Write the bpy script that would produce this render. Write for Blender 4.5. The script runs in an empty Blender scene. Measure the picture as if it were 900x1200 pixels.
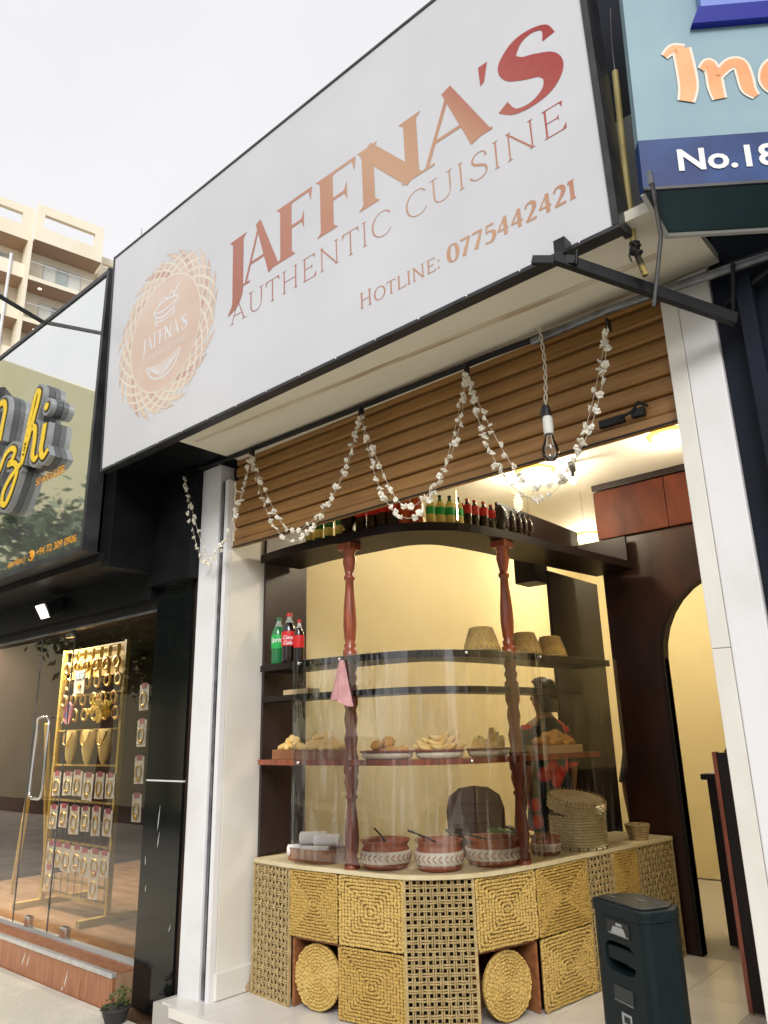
import bpy, math, random
from mathutils import Vector, Matrix
import numpy as np
random.seed(7)
sc = bpy.context.scene
C = sc.collection
R = math.radians

# ------------------------------------------------------------------ camera
cd = bpy.data.cameras.new('camera'); cam = bpy.data.objects.new('camera', cd); C.objects.link(cam)
AX = Vector((0.7494, 0.6617, -0.0226)); AU = Vector((0.2073, -0.2018, 0.9572))
AU = (AU - AX * AU.dot(AX)).normalized(); AX.normalize(); AB = AX.cross(AU)
cam.matrix_world = Matrix(((AX.x, AU.x, AB.x, 0), (AX.y, AU.y, AB.y, 0), (AX.z, AU.z, AB.z, 1.5), (0, 0, 0, 1)))
cd.sensor_fit = 'HORIZONTAL'; cd.sensor_width = 36; cd.lens = 34.85; cd.clip_start = .05; cd.clip_end = 2000
sc.camera = cam

# ------------------------------------------------------------------ sky, sun, exposure
SUN_EL, SUN_AZ = R(33), R(142)          # azimuth measured from +Y towards +X
w = bpy.data.worlds.new('World'); sc.world = w; w.use_nodes = True
nt = w.node_tree; nt.nodes.clear()
sky = nt.nodes.new('ShaderNodeTexSky'); sky.sky_type = 'NISHITA'; sky.sun_disc = False
sky.sun_elevation = SUN_EL; sky.sun_rotation = SUN_AZ; sky.air_density = 1.0; sky.dust_density = 4.0; sky.ozone_density = 1.0
hs = nt.nodes.new('ShaderNodeHueSaturation'); hs.inputs['Saturation'].default_value = .06
mx = nt.nodes.new('ShaderNodeMix'); mx.data_type = 'RGBA'; mx.inputs[0].default_value = .78
mx.inputs[7].default_value = (7.6, 7.55, 7.75, 1)     # even cloud layer
tc = nt.nodes.new('ShaderNodeTexCoord'); cn = nt.nodes.new('ShaderNodeTexNoise'); cn.inputs['Scale'].default_value = 2.2; cn.inputs['Detail'].default_value = 4
cr = nt.nodes.new('ShaderNodeMapRange'); cr.inputs[3].default_value = .86; cr.inputs[4].default_value = 1.1
cm = nt.nodes.new('ShaderNodeMix'); cm.data_type = 'RGBA'; cm.blend_type = 'MULTIPLY'; cm.inputs[0].default_value = 1
bg = nt.nodes.new('ShaderNodeBackground'); bg.inputs[1].default_value = .102
wo = nt.nodes.new('ShaderNodeOutputWorld')
nt.links.new(sky.outputs[0], hs.inputs['Color']); nt.links.new(hs.outputs[0], mx.inputs[6])
nt.links.new(tc.outputs['Generated'], cn.inputs['Vector']); nt.links.new(cn.outputs[0], cr.inputs[0])
nt.links.new(mx.outputs[2], cm.inputs[6]); nt.links.new(cr.outputs[0], cm.inputs[7])
nt.links.new(cm.outputs[2], bg.inputs[0]); nt.links.new(bg.outputs[0], wo.inputs[0])
sd = bpy.data.lights.new('sun', 'SUN'); sd.energy = 1.5; sd.angle = R(25); sd.color = (1, .97, .93)
so = bpy.data.objects.new('sun', sd); C.objects.link(so)
sdir = Vector((math.sin(SUN_AZ) * math.cos(SUN_EL), math.cos(SUN_AZ) * math.cos(SUN_EL), math.sin(SUN_EL)))
so.rotation_euler = sdir.to_track_quat('Z', 'Y').to_euler()
so.location = (3, -6, 9)
vs = sc.view_settings; vs.view_transform = 'Standard'; vs.look = 'None'; vs.exposure = 0.5; vs.gamma = 1; vs.use_curve_mapping = False
sc.cycles.max_bounces = 8; sc.cycles.transparent_max_bounces = 24; sc.cycles.glossy_bounces = 4

# ------------------------------------------------------------------ materials
M = {}
def mat(name, col, rough=.6, col2=None, scale=8., metal=0., bump=0., bscale=None, stretch=(1, 1, 1), detail=4., spec=.5, contrast=(.35, .65), coat=0., rvar=0.):
    m = bpy.data.materials.new(name); m.use_nodes = True; n = m.node_tree; b = n.nodes['Principled BSDF']
    b.inputs['Roughness'].default_value = rough; b.inputs['Metallic'].default_value = metal
    b.inputs['Specular IOR Level'].default_value = spec; b.inputs['Coat Weight'].default_value = coat; b.inputs['Coat Roughness'].default_value = .08
    col = (*col, 1)
    b.inputs['Base Color'].default_value = col
    t = n.nodes.new('ShaderNodeTexCoord'); mp = n.nodes.new('ShaderNodeMapping'); mp.inputs['Scale'].default_value = stretch
    n.links.new(t.outputs['Object'], mp.inputs[0])
    if col2:
        z = n.nodes.new('ShaderNodeTexNoise'); z.inputs['Scale'].default_value = scale; z.inputs['Detail'].default_value = detail
        n.links.new(mp.outputs[0], z.inputs['Vector'])
        r = n.nodes.new('ShaderNodeMapRange'); r.inputs[1].default_value = contrast[0]; r.inputs[2].default_value = contrast[1]
        n.links.new(z.outputs[0], r.inputs[0])
        x = n.nodes.new('ShaderNodeMix'); x.data_type = 'RGBA'; x.inputs[6].default_value = col; x.inputs[7].default_value = (*col2, 1)
        n.links.new(r.outputs[0], x.inputs[0]); n.links.new(x.outputs[2], b.inputs['Base Color'])
        if rvar:
            q = n.nodes.new('ShaderNodeMapRange'); q.inputs[3].default_value = max(.02, rough - rvar); q.inputs[4].default_value = rough + rvar
            n.links.new(z.outputs[0], q.inputs[0]); n.links.new(q.outputs[0], b.inputs['Roughness'])
    if bump:
        z2 = n.nodes.new('ShaderNodeTexNoise'); z2.inputs['Scale'].default_value = bscale or scale * 3; z2.inputs['Detail'].default_value = 5
        n.links.new(mp.outputs[0], z2.inputs['Vector'])
        u = n.nodes.new('ShaderNodeBump'); u.inputs['Strength'].default_value = bump; u.inputs['Distance'].default_value = .02
        n.links.new(z2.outputs[0], u.inputs['Height']); n.links.new(u.outputs[0], b.inputs['Normal'])
    M[name] = m
    return m
def glass_mat(name, tint=(.97, .98, .97), ior=1.5, rough=.0, boost=1.0, haze=0.):
    m = bpy.data.materials.new(name); m.use_nodes = True; n = m.node_tree; n.nodes.clear()
    o = n.nodes.new('ShaderNodeOutputMaterial'); tr = n.nodes.new('ShaderNodeBsdfTransparent'); tr.inputs[0].default_value = (*tint, 1)
    gl = n.nodes.new('ShaderNodeBsdfGlossy'); gl.inputs['Roughness'].default_value = rough
    fr = n.nodes.new('ShaderNodeFresnel'); fr.inputs[0].default_value = ior
    mu = n.nodes.new('ShaderNodeMath'); mu.operation = 'MULTIPLY'; mu.inputs[1].default_value = boost; mu.use_clamp = True
    s = n.nodes.new('ShaderNodeMixShader')
    n.links.new(fr.outputs[0], mu.inputs[0]); n.links.new(mu.outputs[0], s.inputs[0]); n.links.new(tr.outputs[0], s.inputs[1]); n.links.new(gl.outputs[0], s.inputs[2])
    last = s
    if haze:  # diffuse white streaks painted on the glass to stand for pale reflections
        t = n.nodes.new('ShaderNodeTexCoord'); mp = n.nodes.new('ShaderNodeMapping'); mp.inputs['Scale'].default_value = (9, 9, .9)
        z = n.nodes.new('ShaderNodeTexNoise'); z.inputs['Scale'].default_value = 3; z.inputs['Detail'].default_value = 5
        r = n.nodes.new('ShaderNodeMapRange'); r.inputs[1].default_value = .5; r.inputs[2].default_value = .8; r.inputs[4].default_value = haze
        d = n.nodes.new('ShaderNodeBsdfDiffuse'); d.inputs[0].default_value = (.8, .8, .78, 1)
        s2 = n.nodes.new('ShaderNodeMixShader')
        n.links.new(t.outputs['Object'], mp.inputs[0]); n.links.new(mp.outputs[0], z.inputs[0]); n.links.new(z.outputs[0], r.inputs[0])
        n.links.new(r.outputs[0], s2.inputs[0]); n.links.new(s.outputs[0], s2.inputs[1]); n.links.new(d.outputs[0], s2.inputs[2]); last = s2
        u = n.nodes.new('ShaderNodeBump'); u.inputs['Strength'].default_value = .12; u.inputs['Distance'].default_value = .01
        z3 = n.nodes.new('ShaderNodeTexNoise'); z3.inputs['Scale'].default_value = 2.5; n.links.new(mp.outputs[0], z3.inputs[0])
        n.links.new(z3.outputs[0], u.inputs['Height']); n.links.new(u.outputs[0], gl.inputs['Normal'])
    n.links.new(last.outputs[0], o.inputs[0]); M[name] = m
    return m
def emit_mat(name, col, strength):
    m = bpy.data.materials.new(name); m.use_nodes = True; b = m.node_tree.nodes['Principled BSDF']
    b.inputs['Base Color'].default_value = (*col, 1); b.inputs['Emission Color'].default_value = (*col, 1); b.inputs['Emission Strength'].default_value = strength
    M[name] = m

mat('sign_white', (.56, .565, .60), .36, (.61, .615, .65), 1.2, bump=.06, bscale=1.6, coat=.4)
mat('sign_frame', (.018, .019, .022), .4, (.04, .042, .045), 6, spec=.4)
mat('black_metal', (.006, .0065, .008), .5, (.014, .014, .016), 12, bump=.05, spec=.3)
mat('gray_steel', (.25, .26, .28), .4, (.12, .12, .13), 10, metal=.7)
mat('soffit', (.80, .77, .66), .6, (.68, .63, .50), 1.4, stretch=(.35, 1.6, 1), contrast=(.45, .7), bump=.05)
mat('stain', (.45, .35, .24), .6, (.66, .60, .48), 4, stretch=(.5, 4, 1), contrast=(.4, .62))
mat('slat', (.37, .19, .055), .42, (.25, .12, .034), 3, stretch=(.6, 3, 14), bump=.06, bscale=5)
mat('slat_rail', (.30, .15, .045), .45, (.22, .12, .045), 5, stretch=(.6, 3, 6), bump=.1)
mat('pillar_white', (.76, .76, .78), .55, (.62, .61, .59), 2.2, bump=.06, bscale=15, contrast=(.5, .85), detail=8)
mat('pillar_cream', (.76, .74, .68), .5, (.69, .66, .59), 2.5, bump=.05, detail=8)
mat('pillar_tile', (.70, .68, .62), .3, (.76, .74, .69), 5, bump=.04, contrast=(.4, .6), stretch=(1, 1, .5))
mat('rust_stain', (.42, .20, .07), .8, (.6, .45, .3), 14)
mat('granite', (.003, .004, .0045), .10, (.007, .008, .0085), 30, bump=.01, bscale=3, spec=.45)
mat('granite_edge', (.06, .03, .016), .4, (.02, .013, .01), 6, stretch=(1, 1, .4))
mat('black_panel', (.0035, .004, .005), .45, (.007, .0075, .009), 5, spec=.2)
mat('mahogany', (.36, .082, .032), .28, (.18, .038, .018), 5, stretch=(6, 6, .7), bump=.05, coat=.35)
mat('mahogany_shaded', (.034, .011, .007), .4, (.016, .006, .004), 2.2, stretch=(2.5, 2.5, 1), spec=.35)  # same mahogany as the upper panels, with shade put into a darker colour
mat('mahogany_wall', (.095, .024, .011), .5, (.045, .011, .007), 2.2, stretch=(2.5, 2.5, 1), spec=.12)
mat('dark_wood', (.011, .005, .0048), .45, (.006, .003, .003), 4, stretch=(5, 5, .6), spec=.3)
mat('side_panel', (.035, .021, .020), .4, (.022, .013, .013), 3, stretch=(4, 4, .6))
mat('yellow_wall', (.80, .71, .45), .75, (.77, .675, .42), 2, bump=.03, bscale=20)
mat('ceiling_white', (.80, .76, .68), .7, (.76, .72, .63), 2)
mat('floor_tile', (.72, .70, .66), .22, (.66, .63, .58), 2.5, bump=.01, contrast=(.4, .7))
mat('grout', (.42, .40, .36), .8)
mat('concrete', (.70, .66, .56), .85, (.55, .525, .44), 2.5, bump=.35, bscale=40, contrast=(.35, .6))
mat('asphalt', (.055, .055, .057), .9, (.04, .04, .04), 30, bump=.3, bscale=150)
mat('step_wood', (.40, .17, .085), .4, (.27, .105, .05), 4, stretch=(8, 8, 1.2), bump=.05)
mat('step_metal', (.62, .62, .62), .35, (.5, .5, .5), 20, metal=.5)
mat('shop_floor', (.30, .17, .095), .25, (.42, .27, .17), 3, stretch=(1, 3, 1))
mat('seagrass', (.62, .42, .11), .7, (.38, .235, .055), 24, bump=.2, bscale=60, contrast=(.3, .7))
mat('seagrass_dark', (.27, .165, .045), .8, (.15, .085, .022), 30)
mat('seagrass_pale', (.70, .50, .16), .7, (.46, .30, .08), 24, bump=.2, bscale=60, contrast=(.3, .7))
mat('cane', (.50, .38, .18), .6, (.33, .235, .10), 30, bump=.1, contrast=(.3, .7))
mat('cane_pale', (.80, .70, .46), .55, (.66, .54, .31), 30, contrast=(.35, .7))
mat('counter_cloth', (.66, .58, .38), .7, (.58, .48, .28), 6, bump=.1, bscale=80)
mat('clay', (.36, .115, .055), .5, (.27, .08, .04), 9, bump=.05)
mat('clay_band', (.72, .66, .57), .6, (.62, .55, .46), 14)
mat('curry', (.13, .04, .015), .3, (.2, .07, .02), 30, bump=.3, bscale=50)
mat('tray_wood', (.34, .14, .055), .45, (.24, .09, .035), 5, stretch=(1, 6, 6))
mat('pale_wood', (.62, .45, .25), .5, (.52, .36, .19), 5, stretch=(1, 6, 6))
mat('napkin', (.84, .84, .84), .85, (.74, .74, .75), 9, bump=.1)
mat('pastry', (.84, .50, .14), .6, (.66, .33, .08), 22, bump=.25, bscale=60)
mat('pastry_pale', (.90, .68, .28), .6, (.80, .50, .15), 22, bump=.25, bscale=60)
mat('plate_rim', (.23, .05, .035), .4)
mat('plate_white', (.74, .68, .56), .4, (.62, .54, .4), 60)
mat('speaker_body', (.0035, .010, .012), .55, (.005, .0125, .0145), 30, bump=.06, bscale=300, spec=.22)
mat('speaker_dark', (.004, .006, .008), .5)
mat('speaker_glossy', (.008, .014, .017), .35)
mat('print_white', (.75, .75, .75), .5)
mat('print_dim', (.32, .33, .33), .5)
mat('flower', (.88, .86, .78), .55, (.80, .75, .60), 20)
mat('cord_white', (.62, .58, .48), .7)
mat('cord_black', (.012, .012, .012), .5)
mat('bulb_cap', (.72, .72, .68), .4)
mat('chrome', (.75, .75, .76), .12, metal=1.)
mat('foil', (.5, .25, .2), .4)
mat('tan_print', (.60, .44, .36), .42, (.66, .52, .43), 2.2, coat=.2)
mat('rose_print', (.50, .30, .25), .42, (.60, .46, .39), 2.5, coat=.2)
mat('cream_print', (.72, .65, .54), .42, coat=.2)
mat('white_print', (.70, .70, .72), .42, coat=.2)
mat('mirror_panel', (.88, .90, .87), .03, (.84, .86, .84), 1.2, metal=.93, bump=.012, bscale=.8)
mat('letter_gray', (.30, .31, .32), .35, (.24, .25, .26), 6, metal=.3)
mat('letter_side', (.09, .095, .10), .35, metal=.3)
mat('letter_yellow', (.85, .58, .02), .4)
mat('letter_black', (.012, .012, .012), .4)
mat('text_orange', (.80, .36, .02), .45)
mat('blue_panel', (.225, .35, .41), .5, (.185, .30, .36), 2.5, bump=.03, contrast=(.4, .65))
mat('blue_band', (.004, .026, .13), .45, (.012, .06, .22), 3., contrast=(.45, .66), spec=.3)
mat('blue_bright', (.004, .012, .32), .35)
mat('blue_light', (.15, .22, .6), .3)
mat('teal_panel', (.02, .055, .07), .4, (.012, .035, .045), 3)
mat('navy_wall', (.004, .008, .02), .6, (.003, .005, .012), 3, spec=.25)
mat('orange_letter', (.80, .28, .09), .45, (.85, .40, .17), 3)
mat('bamboo', (.62, .52, .20), .5, (.45, .35, .12), 9, stretch=(1, 1, .5))
mat('bamboo_old', (.38, .28, .09), .7, (.03, .025, .015), 28, contrast=(.42, .58))
mat('gray_board', (.40, .40, .38), .6, (.33, .33, .31), 3)
mat('beige_building', (.84, .77, .62), .8, (.80, .72, .56), .6)
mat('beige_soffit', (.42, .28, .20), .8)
mat('window_glass', (.30, .36, .36), .08, (.5, .54, .52), .9, spec=.8)
mat('window_frame', (.55, .55, .53), .5)
mat('curtain', (.7, .7, .66), .8)
mat('bark', (.10, .07, .045), .9, (.06, .045, .03), 8, bump=.4)
mat('leaf', (.045, .085, .018), .5, (.08, .13, .03), 1.5)
mat('leaf_yellow', (.10, .12, .03), .5, (.04, .07, .02), 3)
mat('rack_yellow', (.52, .36, .075), .45, (.42, .28, .06), 8)
mat('card_white', (.80, .78, .72), .5, (.62, .59, .52), 18)
mat('card_red', (.36, .09, .14), .5)
mat('gold', (.80, .56, .18), .28, (.62, .40, .10), 25, metal=.85)
mat('gold_bust', (.75, .57, .22), .35, (.58, .42, .13), 8)
mat('yellow_flower', (.80, .52, .03), .6)
mat('red_paint', (.5, .04, .03), .5)
mat('sky_poster', (.6, .66, .75), .5, (.2, .3, .55), 30, contrast=(.5, .55))
mat('plate_blue', (.12, .16, .5), .4, (.5, .15, .2), 14, contrast=(.45, .55))
mat('hair', (.010, .008, .007), .4)
mat('skin', (.28, .15, .09), .55)
mat('floral', (.008, .011, .018), .8)
mat('dark_cloth', (.015, .017, .022), .85)
mat('gray_cloth', (.10, .11, .11), .85)
mat('chair_brown', (.085, .055, .042), .45, (.11, .07, .055), 6)
mat('green_bag', (.05, .14, .04), .6, (.03, .09, .03), 6)
mat('dark_green', (.012, .04, .035), .6)
mat('pink_cloth', (.62, .34, .34), .85, (.5, .25, .26), 12, bump=.2)
mat('pet_green', (.015, .17, .05), .12, coat=.5)
mat('cola', (.012, .006, .005), .1, coat=.5)
mat('orange_soda', (.55, .08, .012), .12, coat=.5)
mat('lime_soda', (.35, .42, .03), .12, coat=.5)
mat('label_green', (.015, .42, .08), .4)
mat('label_red', (.62, .012, .015), .4)
mat('label_yellow', (.80, .66, .16), .4)
mat('label_dark', (.03, .01, .012), .4)
mat('cap_red', (.5, .015, .012), .4)
mat('cap_green', (.01, .12, .03), .4)
mat('cap_black', (.012, .012, .013), .4)
mat('pet_clear', (.28, .31, .29), .1, coat=.5)
mat('yellow_house', (.93, .87, .55), .8, (.88, .81, .48), .7)
mat('roof_tile', (.20, .10, .07), .8)
mat('pot_dark', (.03, .03, .03), .6)
emit_mat('lamp_white', (1, .86, .62), 9)
emit_mat('lamp_ring', (1, .55, .08), 1.6)
emit_mat('bulb_lit', (1, .95, .86), 45)
emit_mat('lamp_cool', (1, .9, .75), 1.5)
glass_mat('clear_glass', (.95, .96, .95), 1.45, 0, .55)
glass_mat('acrylic', (.98, .98, .97), 1.45, .0, 3.2, haze=.19)  # front sheets: reflection boosted, white reflection haze painted in
glass_mat('acrylic_side', (.97, .97, .97), 1.45, .0, .9, haze=.07)
glass_mat('rail_glass', (.96, .97, .96), 1.45, 0, .25)
glass_mat('shop_glass', (.90, .91, .90), 1.5, 0, 2.0)
glass_mat('bulb_glass', (1, .99, .96), 1.5, 0, 1.5)

# foil gradient print: red at the ends, tan in the middle (the colours of the print itself)
n = M['foil'].node_tree; b = n.nodes['Principled BSDF']; b.inputs['Coat Weight'].default_value = .2
t = n.nodes.new('ShaderNodeTexCoord'); sx = n.nodes.new('ShaderNodeSeparateXYZ'); n.links.new(t.outputs['Object'], sx.inputs[0])
nz = n.nodes.new('ShaderNodeMath'); nz.operation = 'MULTIPLY_ADD'; nz.inputs[1].default_value = .7; n.links.new(sx.outputs[2], nz.inputs[0]); n.links.new(sx.outputs[0], nz.inputs[2])
mr = n.nodes.new('ShaderNodeMapRange'); mr.inputs[1].default_value = 1.9; mr.inputs[2].default_value = 4.6; n.links.new(nz.outputs[0], mr.inputs[0])
rp = n.nodes.new('ShaderNodeValToRGB'); n.links.new(mr.outputs[0], rp.inputs[0]); n.links.new(rp.outputs[0], b.inputs['Base Color'])
e = rp.color_ramp.elements; e[0].position = 0; e[0].color = (.34, .115, .08, 1); e[1].position = 1; e[1].color = (.33, .018, .016, 1)
for p_, c_ in ((.22, (.40, .15, .10, 1)), (.42, (.46, .215, .135, 1)), (.6, (.52, .31, .19, 1)), (.76, (.47, .25, .15, 1)), (.86, (.38, .075, .055, 1))):
    k = e.new(p_); k.color = c_
# floral cloth
n = M['floral'].node_tree; b = n.nodes['Principled BSDF']; t = n.nodes.new('ShaderNodeTexCoord'); v = n.nodes.new('ShaderNodeTexVoronoi'); v.inputs['Scale'].default_value = 8.5
n.links.new(t.outputs['Object'], v.inputs['Vector']); rp = n.nodes.new('ShaderNodeValToRGB'); n.links.new(v.outputs['Distance'], rp.inputs[0]); n.links.new(rp.outputs[0], b.inputs['Base Color'])
e = rp.color_ramp.elements; e[0].position = 0; e[0].color = (.85, .20, .12, 1); e[1].position = .66; e[1].color = (.008, .011, .018, 1)
for p_, c_ in ((.22, (.75, .06, .05, 1)), (.42, (.55, .03, .04, 1)), (.46, (.03, .09, .06, 1)), (.5, (.01, .02, .03, 1))):
    k = e.new(p_); k.color = c_

# ------------------------------------------------------------------ mesh helpers
class MB:
    def __init__(s): s.v = []; s.f = []; s.sm = []; s.mi = []; s.cur = 0; s.smooth = False
    def add(s, vs, fs, smooth=None):
        o = len(s.v); s.v += [tuple(p) for p in vs]
        sm = s.smooth if smooth is None else smooth
        for f in fs: s.f.append(tuple(i + o for i in f)); s.sm.append(sm); s.mi.append(s.cur)
        return s
    def box(s, x0, x1, y0, y1, z0, z1):
        return s.add([(x0,y0,z0),(x1,y0,z0),(x1,y1,z0),(x0,y1,z0),(x0,y0,z1),(x1,y0,z1),(x1,y1,z1),(x0,y1,z1)],
                     [(0,3,2,1),(4,5,6,7),(0,1,5,4),(1,2,6,5),(2,3,7,6),(3,0,4,7)], False)
    def hexa(s, p8):      # 8 points, bottom ring then top ring
        return s.add(p8, [(0,3,2,1),(4,5,6,7),(0,1,5,4),(1,2,6,5),(2,3,7,6),(3,0,4,7)], False)
    def bar(s, a, b, w, h=None, up=(0,0,1)):
        a = Vector(a); b = Vector(b); d = (b - a).normalized(); h = h or w; u = Vector(up)
        if abs(d.dot(u)) > .98: u = Vector((0, 1, 0))
        x = d.cross(u).normalized() * w / 2; y = x.cross(d).normalized() * h / 2
        return s.hexa([a-x-y, a+x-y, a+x+y, a-x+y, b-x-y, b+x-y, b+x+y, b-x+y])
    def tube(s, pts, r, n=8, cap=True, smooth=True):
        pts = [Vector(p) for p in pts]; rs = r if isinstance(r, (list, tuple)) else [r] * len(pts)
        o = []; prev = None
        for i, p in enumerate(pts):
            t = (pts[min(i+1, len(pts)-1)] - pts[max(i-1, 0)]).normalized()
            u = prev if prev is not None else (Vector((0,0,1)) if abs(t.z) < .9 else Vector((1,0,0)))
            x = (u - t * u.dot(t)).normalized(); y = t.cross(x); prev = x
            for k in range(n):
                a = 2*math.pi*k/n; o.append(p + (x*math.cos(a) + y*math.sin(a)) * rs[i])
        f = [(i*n+k, i*n+(k+1)%n, (i+1)*n+(k+1)%n, (i+1)*n+k) for i in range(len(pts)-1) for k in range(n)]
        s.add(o, f, smooth)
        if cap: s.add(o[:n], [tuple(reversed(range(n)))], False); s.add(o[-n:], [tuple(range(n))], False)
        return s
    def lathe(s, prof, c=(0,0,0), n=20, smooth=True, sx=1, sy=1):
        o = [(c[0]+r*sx*math.cos(2*math.pi*k/n), c[1]+r*sy*math.sin(2*math.pi*k/n), c[2]+z) for r, z in prof for k in range(n)]
        f = [(i*n+k, i*n+(k+1)%n, (i+1)*n+(k+1)%n, (i+1)*n+k) for i in range(len(prof)-1) for k in range(n)]
        s.add(o, f, smooth); m = (len(prof)-1)*n
        if prof[0][0] > 1e-5: s.add(o[:n], [tuple(reversed(range(n)))], False)
        if prof[-1][0] > 1e-5: s.add(o[m:], [tuple(range(n))], False)
        return s
    def prism(s, poly, z0, z1):                      # poly in xy
        n = len(poly)
        return s.add([(x,y,z0) for x,y in poly] + [(x,y,z1) for x,y in poly],
                     [tuple(reversed(range(n))), tuple(range(n,2*n))] + [(i,(i+1)%n,n+(i+1)%n,n+i) for i in range(n)], False)
    def prismY(s, poly, y0, y1):                     # poly in xz
        n = len(poly)
        return s.add([(x,y0,z) for x,z in poly] + [(x,y1,z) for x,z in poly],
                     [tuple(range(n)), tuple(reversed(range(n,2*n)))] + [(i,n+i,n+(i+1)%n,(i+1)%n) for i in range(n)], False)
    def blob(s, c, r, n=8, m=6, seed=0, amp=0.):
        rnd = random.Random(seed); o = []; rx, ry, rz = r if isinstance(r, (tuple, list)) else (r, r, r)
        for i in range(m+1):
            th = math.pi*i/m
            for k in range(n):
                a = 2*math.pi*k/n; q = 1 + amp*(rnd.random()-.5)*2 if 0 < i < m else 1
                o.append((c[0]+rx*q*math.sin(th)*math.cos(a), c[1]+ry*q*math.sin(th)*math.sin(a), c[2]-rz*q*math.cos(th)))
        return s.add(o, [(i*n+k, i*n+(k+1)%n, (i+1)*n+(k+1)%n, (i+1)*n+k) for i in range(m) for k in range(n)], True)
    def mesh(s, name, mats):
        me = bpy.data.meshes.new(name); me.from_pydata(s.v, [], s.f)
        me.polygons.foreach_set('use_smooth', s.sm); me.polygons.foreach_set('material_index', s.mi)
        for m in (mats if isinstance(mats, (list, tuple)) else [mats]): me.materials.append(M[m])
        me.validate(); me.update(); return me
    def build(s, name, mats, parent=None, bevel=0.):
        return put(name, s.mesh(name, mats), parent, bevel)
WL = {}
def wl(o): return WL.get(o.name, Vector((0,0,0)))
def put(name, me, parent=None, bevel=0.):
    o = bpy.data.objects.new(name, me); C.objects.link(o)
    if parent is not None:
        o.parent = parent; o.location = -wl(parent)      # parts are modelled in world coordinates of the thing
    WL[o.name] = Vector((0,0,0))
    if bevel:
        b = o.modifiers.new('bevel', 'BEVEL'); b.width = bevel; b.segments = 2; b.limit_method = 'ANGLE'
    return o
def thing(name, label, cat, loc=(0,0,0), group=None):
    o = bpy.data.objects.new(name, None); C.objects.link(o); o.empty_display_size = .1; o.location = loc; WL[o.name] = Vector(loc)
    return tag(o, label, cat, group)
def tag(o, label, cat, group=None):
    o['label'] = label; o['category'] = cat
    if group: o['group'] = group
    return o
def struct(o, label=None):
    o['kind'] = 'structure'
    if label: o['label'] = label
    return o
def dup(root, loc=None, rotz=None, label=None, scale=None):
    r = root.copy(); C.objects.link(r)
    if loc is not None: r.location = loc
    if rotz is not None: r.rotation_euler = (r.rotation_euler[0], r.rotation_euler[1], rotz)
    if scale is not None: r.scale = scale if isinstance(scale, tuple) else (scale,)*3
    if label: r['label'] = label
    for ch in list(root.children):
        c = ch.copy(); C.objects.link(c); c.parent = r
        for g in list(ch.children):
            d = g.copy(); C.objects.link(d); d.parent = c
    return r
def piece(me, name, parent, loc=None, rot=None, scale=None):       # one more copy of a small piece
    o = bpy.data.objects.new(name, me); C.objects.link(o)
    if parent is not None: o.parent = parent
    if loc is not None: o.location = Vector(loc) - (wl(parent) if parent is not None else Vector((0,0,0)))
    if rot is not None: o.rotation_euler = rot
    if scale is not None: o.scale = scale
    WL[o.name] = Vector((0,0,0)); return o
def text_mesh(body, size, depth=0., shear=0., align='LEFT', off=0.):
    cu = bpy.data.curves.new('t', 'FONT'); cu.body = body; cu.size = size; cu.extrude = depth; cu.shear = shear; cu.align_x = align; cu.offset = off; cu.resolution_u = 3
    ob = bpy.data.objects.new('t', cu); C.objects.link(ob)
    me = bpy.data.meshes.new_from_object(ob.evaluated_get(bpy.context.evaluated_depsgraph_get()))
    bpy.data.objects.remove(ob); bpy.data.curves.remove(cu); return me
def text_on(name, body, size, m, parent, x, y, z, depth=0., shear=0., sx=1., align='LEFT', off=0., rotz=0.):   # upright text facing -Y
    me = text_mesh(body, size, depth, shear, align, off); me.materials.clear(); me.materials.append(M[m])
    me.transform(Matrix.Translation((x, y, z)) @ Matrix.Rotation(rotz, 4, 'Z') @ Matrix.Rotation(R(90), 4, 'X') @ Matrix.Diagonal((sx, 1, 1, 1)))
    return put(name, me, parent)
def cr(pts, n=10):                                       # Catmull-Rom
    P = [Vector(p) for p in pts]; out = []
    for i in range(len(P)-1):
        a, b_, c, d = P[max(i-1,0)], P[i], P[i+1], P[min(i+2, len(P)-1)]
        for k in range(n):
            t = k/n
            out.append(.5*((2*b_)+(c-a)*t+(2*a-5*b_+4*c-d)*t*t+(3*b_-a-3*c+d)*t**3))
    out.append(P[-1]); return out

# ================================================================== ground
struct(MB().box(-120, 120, -120, 120, -.6, -.42).build('ground', 'asphalt'))
struct(MB().box(-60, 30, -2.6, 2.93, -.42, -.16).build('pavement', 'concrete'))
struct(MB().box(-60, 30, -2.75, -2.6, -.42, -.15).build('kerb', 'concrete'))
struct(MB().box(-60, 30, -10.8, -8.6, -.42, -.2).build('pavement_opposite', 'concrete'))

# ================================================================== shop floor, walls, ceiling
fl = struct(MB().box(-4.50, -.72, 2.93, 9.4, -.42, -.012).build('floor', 'grout'))
tm = MB().box(-.1985, .1985, -.1985, .1985, -.006, .006).mesh('floor_tile', 'floor_tile')
for i in range(9):
    for j in range(7):
        x, y = -4.23 + .4*i, 3.14 + .4*j
        if x < -4.3 or x > -.9: continue
        piece(tm, 'floor_tile', fl, (x, y, -.006))
nose = MB(); nose.box(-4.30, -.75, 2.905, 2.94, -.05, .004); struct(nose.build('step_edge', 'pillar_tile'))
struct(MB().box(-4.36, -4.222, 3.44, 9.4, 0, 3.56).build('wall_left', 'yellow_wall'))
struct(MB().box(-4.222, -.72, 8.6, 8.75, 0, 3.56).build('wall_back', 'yellow_wall'))
struct(MB().box(-.86, -.74, 3.3, 8.6, 0, 3.56).build('wall_right', 'yellow_wall'))
struct(MB().box(-4.36, -.72, 3.33, 8.75, 3.5, 3.62).build('ceiling', 'ceiling_white'))
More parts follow.
